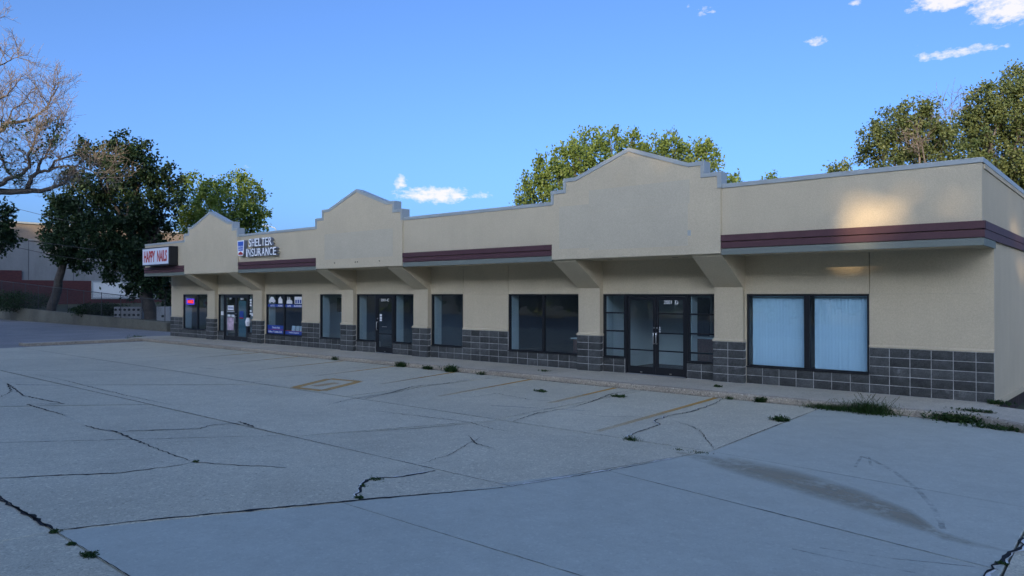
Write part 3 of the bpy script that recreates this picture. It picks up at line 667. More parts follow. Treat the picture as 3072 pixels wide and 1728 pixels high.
# insurance office window: icons, blue bars and brochures
def poly_decal(name, parent, pts, x, z, sx, sz, mat='white_print', y=YG): return MB().prism([(x + a * sx, z + b * sz) for a, b in pts], y - .003, y - .001).build(name, mat, parent)
car = [(0, .25), (.1, .2), (.9, .2), (1, .3), (.98, .5), (.85, .58), (.72, .95), (.32, 1.), (.18, .6), (.03, .5)]
house = [(.1, 0), (.9, 0), (.9, .6), (.72, .75), (.5, 1.05), (.2, .8), (.1, .6)]
fam = [(0, 0), (1, 0), (.98, .35), (.8, .55), (.66, .5), (.62, .9), (.5, .95), (.46, .55), (.35, .55), (.3, 1.0), (.2, 1.), (.18, .55), (.05, .4)]
shop = [(0, 0), (1, 0), (1, 1), (0, 1)]
for nm, p, x, w in (('car', car, -27.36, .56), ('house', house, -26.62, .42), ('family', fam, -25.93, .46), ('shopfront', shop, -25.3, .56)):
    d = poly_decal(nm + '_icon', wS1, p, x, 1.80, w, .3)
    if nm == 'shopfront':
        for k in range(3): MB().box(x + .06 + k * .17, x + .17 + k * .17, YG - .006, YG - .0035, 1.82, 1.97).build('icon_window', 'blue_print', d)
    if nm == 'car':
        for k in (.12, .40): MB().tube([(x + k, YG - .004, 1.86), (x + k, YG - .0052, 1.86)], .055, 10).build('icon_wheel', 'white_print', d)
sticker('decal_bar', wS1, -27.42, -26.13, 1.64, 1.77, 'blue_print'); sticker('decal_bar', wS1, -26.0, -24.72, 1.64, 1.77, 'blue_print')
for t, x, w in (('AUTO', -27.22, .34), ('HOME', -26.6, .36), ('LIFE', -25.85, .28), ('BUSINESS', -25.34, .58)): front_text(t, x, 1.665, w, .08, YG - .0035, .001, .02).build('lettering', 'white_print', wS1)
sticker('decal_bar', wS1, -27.44, -26.13, .47, .84, 'blue_print'); sticker('decal_line', wS1, -27.44, -26.13, .64, .655, 'red_print', YG - .003)
sticker('decal_bar', wS1, -26.01, -24.71, .47, .62, 'blue_print'); sticker('decal_line', wS1, -26.01, -24.71, .625, .64, 'red_print')
for t, x, z, w in (('Denise Hein', -27.05, .70, .6), ('Office: 712-225-2222', -27.36, .51, 1.1), ('Habla Español', -25.72, .51, .75)): front_text(t, x, z, w, .085, YG - .0035, .001, .015).build('lettering', 'white_print', wS1)
for k, (x, m) in enumerate(((-25.75, 'white_print'), (-25.42, 'int_wall'), (-25.12, 'white_print'))):
    b = MB().box(x, x + .24, .2, .26, .47, .84).build('brochure_stand', m); b.rotation_euler = (R(-8), 0, 0)
    tag(b, ('left white card in the window of the blue-lettered shop', 'tan card between two white cards in the blue-lettered shop window', 'right white card in the window of the blue-lettered shop')[k], 'card')
sh = tag(MB().box(-23.885, -23.86, 1.25, 2.2, 1.45, 2.05).build('wall_picture', 'intdoor'), 'dark picture hanging inside the narrow window right of the blue lettering', 'picture')
# vertical blinds in the big right-hand window
sl = MB(); n = 4
for j in range(n + 1):
    t = j / n - .5; sl.v += [(t * .092, -.008 * math.cos(t * 3.14), 0), (t * .092, -.008 * math.cos(t * 3.14), 1.66)]
    if j: sl.f.append((2 * j - 2, 2 * j, 2 * j + 1, 2 * j - 1))
slm = sl.mesh('slat'); slm.materials.append(MT['blind'])
for x0, x1, lab in ((-5.11, -3.83, 'white vertical blind in the left pane of the large right-hand window'), (-3.60, -2.42, 'white vertical blind in the right pane of the large right-hand window')):
    vb = tag(empty('vertical_blind', ((x0 + x1) / 2, .24, .45)), lab, 'blind')
    MB().box(x0, x1, .21, .26, 2.13, 2.19).build('head_rail', 'blind', vb)
    x = x0 + .04
    while x < x1 - .03:
        o = put('slat', slm, None, vb, (x, .235, .455)); o.rotation_euler = (0, 0, R(14 + rnd.gauss(0, 3))); x += .074

# ------------------------------------------------------------------ signs on the front
sg = tag(empty('box_sign', (-34.64, OV - .45, 3.62)), 'white box sign with tall red letters in a black cabinet at the far left', 'sign')
MB().box(-36.16, -33.12, OV - .45, OV - .02, 3.62, 4.53, .01).build('cabinet', 'frame', sg)
MT['sign_face'] = plain('sign_face', (.68, .72, .80), .4)
MB().box(-36.09, -33.19, OV - .456, OV - .451, 3.68, 4.47).build('face', 'sign_face', sg)
front_text('HAPPY', -35.92, 3.80, 1.28, .56, OV - .457, .004, .035).build('lettering', 'red_print', sg)
front_text('NAILS', -34.42, 3.80, 1.08, .56, OV - .457, .004, .035).build('lettering', 'red_print', sg)
sg = tag(empty('letter_sign', (-25.4, OV, 3.78)), 'raised white metal letters in two lines beside a small blue emblem', 'sign')
MT['letter'] = plain('letter_white', (.88, .89, .92), .4); MT['letter_side'] = plain('letter_return', (.16, .18, .22), .45)
def channel(txt, x0, x1, z, h):
    k = len(txt); wid = [.45 if ch in 'I' else (1.12 if ch in 'NURAC' else 1.) for ch in txt]; u = (x1 - x0) / sum(wid); x = x0
    for ch, w in zip(txt, wid):
        ww = u * w
        o = front_text(ch, x + .008, z, ww * .84 if ch != 'I' else ww * .6, h, OV - .06, .13, .012).build('letter', 'letter_side', sg)
        front_text(ch, x + .008, z, ww * .84 if ch != 'I' else ww * .6, h, OV - .1902, .004, .012).build('letter_face', 'letter', o)
        x += ww
    MB().box(x0, x1 - .05, OV - .059, OV - .002, z + h * .3, z + h * .5).build('raceway', 'stucco', sg)
channel('SHELTER', -26.26, -24.42, 4.20, .33)
channel('INSURANCE', -26.46, -24.10, 3.79, .33)
lg = [(-27.17, 4.50), (-27.12, 3.90), (-27.06, 3.85), (-26.72, 3.85), (-26.66, 3.90), (-26.60, 4.50)]
em = MB().prism(lg, OV - .196, OV - .04).build('emblem', 'letter_side', sg); MB().prism(lg, OV - .2005, OV - .1965).build('emblem_face', 'letter', em)
sc = lambda pts, k, cx_, cz_: [(cx_ + (x - cx_) * k, cz_ + (z - cz_) * k) for x, z in pts]
MT['emblem_blue'] = plain('emblem_blue', (.03, .12, .55), .4)
MB().prism([(-27.11, 4.45), (-27.075, 4.06), (-26.705, 4.06), (-26.66, 4.45)], OV - .206, OV - .201).build('emblem_field', 'emblem_blue', em)
front_text('SHELTER', -27.07, 4.20, .38, .07, OV - .207, .002, .02).build('lettering', 'white_print', em); front_text('INSURANCE', -27.05, 4.11, .34, .05, OV - .207, .002, .02).build('lettering', 'white_print', em)
MB().prism([(-27.07, 3.89), (-26.71, 3.89), (-26.70, 3.95), (-26.89, 4.03), (-27.075, 3.95)], OV - .206, OV - .201).build('emblem_roof', 'red_print', em)
# neon sign
ne = tag(empty('neon_sign', (-35.02, .2, 1.68)), 'lit red neon lettering with a blue border in the far left window', 'neon sign')
MT['neon_red'] = plain('neon_red', (1, .04, .05), .5, emit=.8); MT['neon_blue'] = plain('neon_blue', (.12, .08, 1), .5, emit=.55)
MB().box(-35.46, -34.66, .205, .215, 1.68, 1.98).build('backing', 'frame', ne)
MB().tube([(-35.44, .19, 1.70), (-34.68, .19, 1.70), (-34.68, .19, 1.96), (-35.44, .19, 1.96), (-35.44, .19, 1.70)], .016, 6).build('border_tube', 'neon_blue', ne)
front_text('NAILS', -35.37, 1.745, .62, .17, .20, .01, .035).build('lettering_tube', 'neon_red', ne)
ne2 = tag(empty('neon_ring', (-33.32, .2, 1.7)), 'unlit round neon sign with red lettering beside the lit neon sign', 'neon sign')
MT['neon_off'] = plain('neon_off', (.30, .06, .06), .4); MT['neon_ring'] = plain('neon_ring_glass', (.25, .28, .32), .3)
MB().tube([(-33.32 + .33 * math.cos(2 * math.pi * j / 24), .2, 1.76 + .2 * math.sin(2 * math.pi * j / 24)) for j in range(25)], .012, 5).build('border_tube', 'neon_ring', ne2)
front_text('OPEN', -33.56, 1.70, .46, .12, .2, .01, .02).build('lettering_tube', 'neon_off', ne2)

# ------------------------------------------------------------------ what stands left of the shops
def rotate(mb, ang, cx, cy):
    c, s = math.cos(ang), math.sin(ang); mb.v = [(cx + (x - cx) * c - (y - cy) * s, cy + (x - cx) * s + (y - cy) * c, z) for x, y, z in mb.v]; return mb
def wz(X): return .42 + (X + 44.4) * (1.1 - .42) / (-79.65 + 44.4)          # top of the retaining wall
rw = MB(); i0 = -130; mbw = MB().prism([(-44.4, -.45), (-44.4, wz(-44.4)), (-130, wz(-130)), (-130, -.45)], 3.1, 3.42)
tag(mbw.build('retaining_wall', 'conc_wall', recalc=True), 'long low weathered concrete retaining wall along the far left road', 'wall')
bank = MB(); nx, ny = 60, 14
for i in range(nx + 1):
    for j in range(ny + 1):
        X = -43.6 - i * 1.5; Y = 3.43 + (j / ny) ** 1.5 * 40
        bank.v.append((X, Y, wz(X) - .12 + .012 * (Y - 3.4) + rnd.gauss(0, .03)))
for i in range(nx):
    for j in range(ny): q = i * (ny + 1) + j; bank.f.append((q, q + 1, q + ny + 2, q + ny + 1))
struct(bank.build('embankment', 'soil', recalc=True))
MT['galv'] = plain('galvanised_steel', (.05, .055, .06), .6, .3)
MT['wire'] = plain('fence_wire', (.05, .055, .06), .6, .3)
fe = tag(empty('chain_link_fence', (-60, 3.26, wz(-60))), 'chain-link fence with a dark top rail above the retaining wall', 'fence')
def rz_(X): return 1.81 + (X + 45.0) * (3.47 - 1.81) / (-79.65 + 45.0)
fx = [-45.0 - 3.47 * k for k in range(15)]
for X in fx: MB().tube([(X, 3.26, wz(X) - .1), (X, 3.26, rz_(X) + .05)], .026, 6).build('post', 'galv', fe)
MB().tube([(fx[0], 3.26, rz_(fx[0])), (fx[-1], 3.26, rz_(fx[-1]))], .024, 6).build('top_rail', 'galv', fe)
mw = MB()
for k in range(0, 300):
    X = fx[0] - k * .16
    for sgn in (1, -1):
        h_ = rz_(X) - wz(X); X2 = X - sgn * h_ * .9
        if fx[-1] < X2 < fx[0]: mw.tube([(X, 3.27, wz(X) + .02), (X2, 3.27, rz_(X2) - .02)], .004, 3, False)
w_ = mw.build('wire_mesh', 'wire', fe); w_['kind'] = 'stuff'
# neighbouring hall
MT['siding'] = surface('pale_siding', (.23, .235, .23), var=.08, scale=.6, fine=8, finevar=.05, rough=.8, bump=.1, streak=.15)
MT['tan_band'] = surface('tan_upper_wall', (.22, .185, .15), var=.1, scale=.6, fine=10, finevar=.08, rough=.9, bump=.2)
m, n, l = newmat('red_brick'); geo = n.new('ShaderNodeNewGeometry'); sx = n.new('ShaderNodeSeparateXYZ'); l.new(geo.outputs['Position'], sx.inputs[0]); cb = n.new('ShaderNodeCombineXYZ'); l.new(sx.outputs[1], cb.inputs[0]); l.new(sx.outputs[2], cb.inputs[1])
br = n.new('ShaderNodeTexBrick'); l.new(cb.outputs[0], br.inputs['Vector']); br.inputs['Scale'].default_value = 1.; br.inputs['Brick Width'].default_value = .21; br.inputs['Row Height'].default_value = .075; br.inputs['Mortar Size'].default_value = .006
br.inputs['Color1'].default_value = (.10, .026, .026, 1); br.inputs['Color2'].default_value = (.065, .018, .02, 1); br.inputs['Mortar'].default_value = (.08, .05, .05, 1)
p = n.new('ShaderNodeBsdfPrincipled'); l.new(br.outputs[0], p.inputs['Base Color']); p.inputs['Roughness'].default_value = .9; o = n.new('ShaderNodeOutputMaterial'); l.new(p.outputs[0], o.inputs[0]); MT['brick'] = m
nb = tag(empty('neighbour_hall', (-85, 20, .9)), 'pale panelled hall with a red brick base behind the dark trees', 'building')
NX = -85
MB().box(NX - 20, NX, 2.6, 45, .5, 7.75).build('wall', 'siding', nb)
MB().box(NX - 20, NX - .25, 2.6, 45, 7.76, 9.5).build('upper_wall', 'tan_band', nb)
MB().box(NX - .24, NX + .12, 2.5, 45.1, 7.76, 7.95).build('ledge', 'siding', nb)
MB().box(NX - 20.1, NX - .1, 2.5, 45.1, 9.505, 9.68).build('coping', 'coping', nb)
MB().box(NX + .002, NX + .13, 6.3, 45, .5, 3.68).build('brick_base', 'brick', nb); MB().box(NX + .002, NX + .13, 2.6, 6.297, .5, 4.65).build('brick_base', 'brick', nb)
pn = MB().box(NX + .132, NX + .17, 13.0, 19.9, 1.85, 3.55).build('panel', 'int_wall', nb)
MB().box(NX + .132, NX + .22, 12.85, 12.995, 1.7, 3.7).box(NX + .132, NX + .22, 12.997, 20, 3.555, 3.7).box(NX + .132, NX + .22, 12.997, 20, 1.7, 1.845).build('panel_frame', 'coping', pn)
MB().box(NX + .002, NX + .35, 11.5, 12.4, 5.25, 5.7, .02).build('wall_lamp', 'frame', nb)
for y in (6.9, 11.1, 15.3, 19.5, 23.7): MB().box(NX + .0015, NX + .012, y, y + .04, 3.7, 7.74).build('panel_joint', 'galv', nb)
# meter cabinets
MT['meter_paint'] = surface('meter_cabinet_paint', (.24, .26, .28), var=.1, scale=2, fine=20, finevar=.05, rough=.5, bump=.05, streak=.15)
MT['meter_glass'] = plain('meter_glass', (.05, .055, .06), .15)
def meters(px, py, d, w, h_, cols, rows, lab):
    c = at(px, py, d); z0 = c.z - .5
    root = tag(empty('meter_cabinet', (c.x, c.y, z0)), lab, 'cabinet'); ang = R(30)
    rotate(MB().box(c.x - w / 2, c.x + w / 2, c.y, c.y + .35, z0, z0 + h_ + .5, .015), ang, c.x, c.y).build('body', 'meter_paint', root)
    k = max(1, round(w / .75))
    for i in range(k):
        x0 = c.x - w / 2 + i * w / k; dm = rotate(MB().box(x0 + .02, x0 + w / k - .02, c.y - .03, c.y - .001, z0 + .5, z0 + h_ + .46, .008), ang, c.x, c.y).build('cabinet_door', 'meter_paint', root)
        for a in range(cols):
            for b in range(rows):
                x = x0 + (a + .5) * w / k / cols; z = z0 + .5 + h_ * (.35 + .42 * b / max(1, rows - 1))
                rotate(MB().tube([(x, c.y - .03, z), (x, c.y - .10, z), (x, c.y - .125, z)], [.085, .085, .05], 10), ang, c.x, c.y).build('meter', 'meter_glass', dm, smooth=False)
    return root
meters(321, 803, 52.5, 2.2, .88, 2, 2, 'grey electric meter cabinet with round meters left of the thick trunk')
meters(411, 808, 50.5, 1.05, 1.0, 1, 1, 'tall grey utility cabinet between the thick trunk and the shops')
# overhead cables
MT['cable'] = plain('cable', (.03, .03, .035), .6)
for pts, d, lab in (([(-90, 500), (30, 522), (130, 547), (260, 575)], 58, 'topmost thin overhead cable at the left, running into the dark tree'), ([(-90, 583), (0, 596), (80, 607), (240, 628)], 58, 'middle overhead cable crossing in front of the tan wall'), ([(-90, 590), (40, 622), (125, 640), (300, 668)], 56, 'lowest overhead cable, in front of the pale hall'),
                    ([(340, 508), (424, 526), (470, 536), (620, 566)], 70, 'upper thin cable in the gap right of the dark tree'), ([(340, 524), (417, 540), (470, 551), (620, 580)], 70, 'lower thin cable in the gap right of the dark tree')):
    tag(MB().tube([at(x, y, d) for x, y in pts], .022, 4).build('overhead_cable', 'cable'), lab, 'cable', 'overhead cables at the left')
sl_ = tag(empty('street_lamp', tuple(at(694, 800, 75))), 'thin pale street lamp arm above the parapet left of the middle gable', 'street lamp')
b0 = at(694, 800, 75); b1 = at(694, 578, 75)
MB().tube([(b0.x, b0.y, 0), (b1.x, b1.y, b1.z)], .05, 6).build('pole', 'coping', sl_)
MB().tube([at(694, 578, 75), at(690, 573, 75), at(675, 568, 75), at(660, 566, 75)], .035, 6).build('arm', 'coping', sl_)
lm = at(666, 570, 75); MB().box(lm.x - .25, lm.x + .25, lm.y - .12, lm.y + .12, lm.z - .05, lm.z + .1, .02).build('lamp_head', 'coping', sl_)

# ------------------------------------------------------------------ trees
MT['bark'] = surface('bark', (.075, .066, .057), var=.3, scale=4, fine=25, finevar=.3, bump=.8, bumpscale=14, bumpdist=.04)
MT['bark_pale'] = surface('dead_wood', (.15, .128, .11), var=.2, scale=2, fine=25, finevar=.2, bump=.5)
MT['leaf_dark'] = leafmat('dark_leaves', (.011, .026, .013), (.038, .070, .026), .22)
MT['leaf_lit'] = leafmat('bright_leaves', (.09, .14, .03), (.21, .28, .075), .45)
MT['leaf_mid'] = leafmat('maple_leaves', (.075, .125, .03), (.19, .25, .075), .45)
MT['leaf_olive'] = leafmat('olive_leaves', (.055, .085, .034), (.14, .165, .065), .35)
MT['weed'] = leafmat('weed_leaves', (.022, .05, .015), (.06, .11, .03), .3)
MT['dry'] = leafmat('dry_seed_heads', (.10, .10, .05), (.20, .18, .09), .3)
def leaf_object(name, mat, parent, P, D, S, L, Wd, tint, N_=None):
    """P base points, D directions, S side vectors, L lengths, Wd half widths -> folded leaf quads in one mesh"""
    n = len(P); up = np.cross(D, S)
    a = P; b = P + D * (L * .5)[:, None] + S * Wd[:, None] + up * (Wd * .35)[:, None]; c = P + D * L[:, None]; d = P + D * (L * .5)[:, None] - S * Wd[:, None] + up * (Wd * .35)[:, None]
    V = np.stack([a, b, c, d], 1).reshape(-1, 3) - np.array(WL[parent.name])
    me = bpy.data.meshes.new(name); me.vertices.add(4 * n); me.loops.add(4 * n); me.polygons.add(n)
    me.vertices.foreach_set('co', V.astype(np.float32).ravel()); me.loops.foreach_set('vertex_index', np.arange(4 * n, dtype=np.int32)); me.polygons.foreach_set('loop_start', np.arange(0, 4 * n, 4, dtype=np.int32))
    at_ = me.attributes.new('tint', 'FLOAT', 'POINT'); at_.data.foreach_set('value', np.repeat(tint, 4).astype(np.float32)); me.update(calc_edges=True)
    return put(name, me, mat, parent, WL[parent.name])
def unit(a): return a / np.maximum(np.linalg.norm(a, axis=1, keepdims=True), 1e-6)
def limb(p, q, r0, r1, mb, wob=.06, n=5, sides=6):
    p, q = Vector(p), Vector(q); L = (q - p).length; pts = []
    for i in range(n + 1):
        t = i / n; w = math.sin(math.pi * t) * L * wob
        pts.append(p.lerp(q, t) + Vector((rnd.gauss(0, w), rnd.gauss(0, w), rnd.gauss(0, w * .5) + w * .6)))
    pts[0], pts[-1] = p, q
    mb.tube(pts, [r0 + (r1 - r0) * i / n for i in range(n + 1)], sides, False); return pts
def tree(name, label, base, lobes, leaf, trunk_r=.22, fork=.45, leaf_len=.22, clump=.42, per=44, dens=1., bark='bark', group=None, lean=None, droop=.2, spiky=0., keep=None, dead=0):
    base = Vector(base); root = tag(empty(name, tuple(base)), label, 'tree', group); mb = MB()
    C = sum((c for c, r in lobes), Vector()) / len(lobes); low = min(c.z - r for c, r in lobes); top = max(c.z + r for c, r in lobes)
    fk = Vector(lean) if lean else Vector((base.x * .75 + C.x * .25, base.y * .75 + C.y * .25, base.z + (top - base.z) * fork * .75))
    tp = limb(base - Vector((0, 0, .3)), fk, trunk_r * 1.15, trunk_r * .8, mb, .02, 7, 10)
    Ps, Ds, Ts = [], [], []
    for c, r in lobes:
        d = c - fk; mid = fk + d * .55 + Vector((0, 0, -abs(d.length) * .05))
        lr = max(.03, trunk_r * .38 * min(1, r / 1.4))
        a = limb(fk, mid, trunk_r * .55, lr, mb, .07, 4, 6); a2 = limb(mid, c + Vector((0, 0, r * .3)), lr, .02, mb, .08, 4, 5)
        k = max(6, int(dens * 16 * r * r / (clump * clump) * .33))
        u = unit(RNG.normal(size=(k, 3))); rad = r * (.30 + .70 * RNG.random(k) ** .45); u[:, 2] *= .92
        cc = np.array(c) + u * rad[:, None]
        for i in range(0, k, 3): mb.tube([mid.lerp(c, rnd.uniform(.3, 1)), Vector(cc[i])], [.022, .006], 3, False)
        m = per; P = np.repeat(cc, m, 0); sc_ = clump * RNG.uniform(.55, 1.15, k)
        off = RNG.normal(size=(k * m, 3)) * np.repeat(sc_, m)[:, None] * .55
        if spiky: off[:, 2] *= 1 + spiky; off[:, :2] *= 1 - spiky * .35
        P = P + off; D = unit(RNG.normal(size=(k * m, 3)) * .8 + np.repeat(u, m, 0) * .55 + np.array([0, 0, -droop + spiky]))
        t = np.clip(np.repeat(RNG.normal(.45, .2, k), m) + RNG.normal(0, .16, k * m), 0, 1)
        Ps.append(P); Ds.append(D); Ts.append(t)
    P = np.concatenate(Ps); D = np.concatenate(Ds); T_ = np.concatenate(Ts)
    if keep is not None: kk = keep(P); P, D, T_ = P[kk], D[kk], T_[kk]
    n = len(P); S = unit(np.cross(D, RNG.normal(size=(n, 3)))); L = leaf_len * RNG.uniform(.6, 1.25, n)
    mb.build('trunk', bark, root, smooth=True)
    leaf_object('crown', leaf, root, P, D, S, L, L * RNG.uniform(.26, .38, n), T_)
    return root
def lobes_at(d, lst, dd=1.): 
    s = 1.1925 / FPX * d; out = []
    for x, y, r in lst: out.append((at(x, y, d + rnd.uniform(-1, 1) * r * s * 1.3 * dd), r * s * 1.0))
    return out
def ground_under(x, d, z): q = at(x, 741, d); return (q.x, q.y, z)
tree('shade_tree', 'large dark leafy tree with a thick trunk beside the meter cabinets', ground_under(380, 52, .4), lobes_at(52, [(322, 362, 36), (285, 385, 34), (360, 390, 34), (240, 400, 34), (205, 372, 22), (395, 440, 38), (430, 455, 26), (330, 440, 52), (250, 460, 44), (190, 450, 34), (300, 510, 52), (365, 510, 50), (425, 505, 32), (225, 520, 48), (170, 505, 34), (260, 585, 50), (330, 590, 55), (392, 575, 42), (300, 650, 44), (352, 660, 44), (400, 640, 34), (350, 720, 34), (395, 715, 36), (420, 745, 24), (285, 690, 22), (370, 690, 40), (330, 640, 50), (420, 690, 26), (270, 640, 30)]), 'leaf_dark', .42, .42, .25, .50, 46, .85)
tree('shade_tree', 'smaller dark tree with a leaning grey trunk behind the low wall', ground_under(126, 62, .75), lobes_at(62, [(160, 515, 32), (140, 560, 36), (185, 560, 42), (215, 600, 40), (160, 610, 42), (130, 600, 26), (195, 650, 34), (150, 650, 26), (225, 650, 24)]), 'leaf_dark', .34, .4, .27, .50, 46, .85, lean=tuple(at(166, 640, 62)))
tree('roadside_tree', 'sunlit yellow-green tree rising behind the shops at the left', ground_under(560, 62, 0), lobes_at(62, [(492, 468, 32), (545, 478, 34), (598, 462, 34), (635, 492, 34), (655, 535, 24), (470, 505, 30), (520, 520, 44), (580, 520, 46), (630, 548, 36), (490, 565, 44), (560, 580, 48), (630, 590, 36), (462, 545, 22), (520, 630, 40), (600, 640, 44)]), 'leaf_lit', .3, .4, .25, .48, 40, .72)
tree('maple_tree', 'broad bright green tree rising behind the tallest right gable', ground_under(1560, 45, 0), lobes_at(45, [(1475, 365, 38), (1455, 400, 40), (1535, 362, 36), (1590, 358, 30), (1420, 408, 42), (1378, 430, 40), (1345, 470, 36), (1318, 496, 24), (1405, 470, 46), (1470, 450, 52), (1540, 430, 52), (1610, 420, 50), (1650, 375, 28), (1690, 372, 36), (1740, 390, 38), (1700, 430, 46), (1785, 385, 26), (1800, 415, 22), (1770, 450, 36), (1440, 520, 50), (1540, 510, 60), (1650, 500, 60), (1340, 530, 34)]), 'leaf_mid', .34, .4, .20, .34, 40, .62, spiky=.45, droop=0)
tree('elm_tree', 'olive green tree above the right end of the parapet', ground_under(2290, 38, 0), lobes_at(38, [(2240, 312, 42), (2305, 292, 42), (2345, 285, 30), (2205, 352, 40), (2265, 362, 50), (2330, 350, 50), (2375, 330, 34), (2195, 395, 30), (2250, 415, 44), (2330, 410, 50), (2395, 380, 44), (2400, 430, 40)]), 'leaf_olive', .3, .4, .15, .34, 50, .85)
tree('elm_tree', 'tallest olive tree with bare grey twigs at the right edge', ground_under(2560, 40, 0), lobes_at(40, [(2475, 262, 44), (2520, 235, 44), (2560, 200, 36), (2600, 230, 50), (2440, 300, 40), (2490, 325, 56), (2560, 300, 60), (2630, 300, 70), (2450, 370, 48), (2520, 390, 60), (2600, 400, 70), (2470, 430, 44), (2570, 450, 60), (2660, 420, 70)]), 'leaf_olive', .36, .4, .16, .36, 50, .85)
tree('roadside_tree', 'dark tree crown cut off by the left edge under the bare limb', ground_under(-60, 50, .9), lobes_at(50, [(-25, 555, 36), (8, 535, 18), (14, 578, 22), (-30, 600, 40), (-60, 520, 50), (20, 600, 12)]), 'leaf_dark', .3, .4, .28, .5, 40, .6)
tree('far_tree', 'small tree top just showing over the right parapet', ground_under(2120, 75, 0), lobes_at(75, [(2120, 420, 14), (2140, 424, 12), (2100, 430, 12), (2120, 445, 24), (2120, 480, 40)]), 'leaf_olive', .2, .4, .33, .5, 26, .5)
tree('far_tree', 'tiny tree tip showing beside the steps of the tallest right gable', ground_under(1850, 70, 0), lobes_at(70, [(1852, 452, 12), (1835, 458, 10), (1940, 448, 7), (1850, 480, 30), (1935, 475, 26)]), 'leaf_mid', .2, .4, .32, .5, 26, .5, spiky=.4)
# the half-dead tree whose limbs reach in from the left
q_ = ground_under(-140, 40, 0)
bed_ = MB().slab([(q_[0] + 2.2 * math.cos(k * math.pi / 8), q_[1] + 2.2 * math.sin(k * math.pi / 8)) for k in range(16)], -.4, -.03, .03).build('tree_pit', 'soil'); struct(bed_)
dt = tag(empty('bare_tree', ground_under(-140, 40, -.1)), 'big half-dead tree reaching bare twisting limbs in from the left edge', 'tree')
mb = MB(); tw = MB(); tips = []
def grow(p, d, L, r, lev, target):
    n = 4; pts = [p]
    for i in range(n):
        d = (d + Vector((rnd.gauss(0, .22), rnd.gauss(0, .22), rnd.gauss(.05, .18)))).normalized(); pts.append(pts[-1] + d * L / n)
    target.tube(pts, [max(.007, r * (1 - .75 * i / n)) for i in range(n + 1)], 4 if lev < 2 else 3, False)
    if lev < 3:
        for i in range(1, n + 1):
            for k in range(2 if lev < 2 else 1):
                if rnd.random() < .9:
                    dd = (d + Vector((rnd.gauss(0, .65), rnd.gauss(0, .65), rnd.gauss(.15, .5)))).normalized(); grow(pts[i], dd, L * rnd.uniform(.45, .72), r * .5, lev + 1, target)
    else: tips.append(pts[-1])
def zz(x, y): return (x * .3183, 83.9 + y * .3183)
limbs = [([(-140, 820), (-128, 680), (-118, 560), (-108, 440), (-92, 300), (-80, 180), (-70, 90)], .42, .08),
         ([(-118, 560), (-60, 500), zz(0, 1250), zz(200, 1246), zz(370, 1235), zz(460, 1200), zz(540, 1185)], .27, .05),
         ([(-112, 500), (-50, 475), zz(0, 1190), zz(60, 1140), zz(150, 1130), zz(230, 1050), zz(220, 970), zz(250, 900), zz(270, 820), zz(310, 770)], .18, .03),
         ([zz(215, 1232), zz(250, 1140), zz(290, 1095), zz(380, 1085), zz(500, 1050), zz(600, 1040), zz(700, 1080), zz(790, 1140)], .14, .015),
         ([zz(295, 1092), zz(310, 1020), zz(360, 950), zz(410, 860), zz(440, 760), zz(500, 650)], .10, .015),
         ([zz(380, 1078), zz(430, 1010), zz(560, 965), zz(620, 940), zz(760, 985)], .08, .012),
         ([(-100, 380), (-50, 350), zz(0, 770), zz(60, 710), zz(190, 690), zz(280, 650), zz(360, 590), zz(400, 500), zz(450, 420)], .17, .02),
         ([(-90, 300), (-40, 270), zz(0, 510), zz(60, 470), zz(130, 380)], .11, .015), ([(-85, 220), (-30, 180), zz(0, 250), zz(70, 205), zz(140, 175)], .09, .012),
         ([(-105, 420), (-40, 390), zz(0, 960), zz(20, 1030), zz(80, 1120)], .09, .05), ([zz(60, 710), zz(80, 620), zz(150, 560), zz(280, 540)], .06, .012), ([zz(0, 770), zz(10, 640), zz(30, 560)], .06, .012)]
limbs += [([(-2 * 112 - x, y - 14) for x, y in limbs[k][0]], limbs[k][1], limbs[k][2]) for k in (1, 2, 6, 7, 8)]      # the far side of the crown, out of frame
limbs += [([(-92, 300), (-110, 230), (-100, 170), (-125, 110), (-120, 70)], .12, .02), ([(-80, 180), (-50, 130), (-40, 90), (-20, 60)], .08, .015)]
for li, (pp, r0, r1) in enumerate(limbs):
    d0 = 40 + (0 if li in (0, 1, 3) else rnd.uniform(-.8, .8) if li < 12 else rnd.uniform(-2, 2)); n = len(pp); pts = []
    for i, (x, y) in enumerate(pp): pts.append(at(x, y, d0 + (0 if li == 0 else rnd.uniform(-.35, .35) + (0 if i else 0))))
    fine = []
    for p, q in zip(pts[:-1], pts[1:]):
        for j in range(3): fine.append(p.lerp(q, j / 3) + Vector((rnd.gauss(0, .03), rnd.gauss(0, .03), rnd.gauss(0, .03))))
    fine.append(pts[-1]); m = len(fine)
    mb.tube(fine, [r0 + (r1 - r0) * (i / (m - 1)) ** .8 for i in range(m)], 8 if r0 > .1 else 6)
    if li == 0: continue
    for i in range(2, m):
        d = (fine[i] - fine[i - 1]).normalized()
        for k in range(2):
            if rnd.random() < (.42 if i > m * .3 else .2):
                side = Vector((_c, _s, 0)) * rnd.choice((-1, 1)) * rnd.uniform(.2, .9)
                dd = (d * .5 + side + Vector((0, 0, rnd.uniform(-.1, 1.0))) + Vector((_s, -_c, 0)) * rnd.gauss(0, .5)).normalized()
                grow(fine[i], dd, rnd.uniform(.7, 1.5), .026, 1, tw)
    grow(fine[-1], (fine[-1] - fine[-2]).normalized(), .9, .02, 1, tw)
mb.build('trunk', 'bark', dt, smooth=True); tw.build('twigs', 'bark_pale', dt)['kind'] = 'stuff'
sel = [t for t in tips if rnd.random() < .035 and t.z < 12]; P = np.repeat(np.array([tuple(t) for t in sel]), 26, 0); P = P + RNG.normal(size=P.shape) * .16
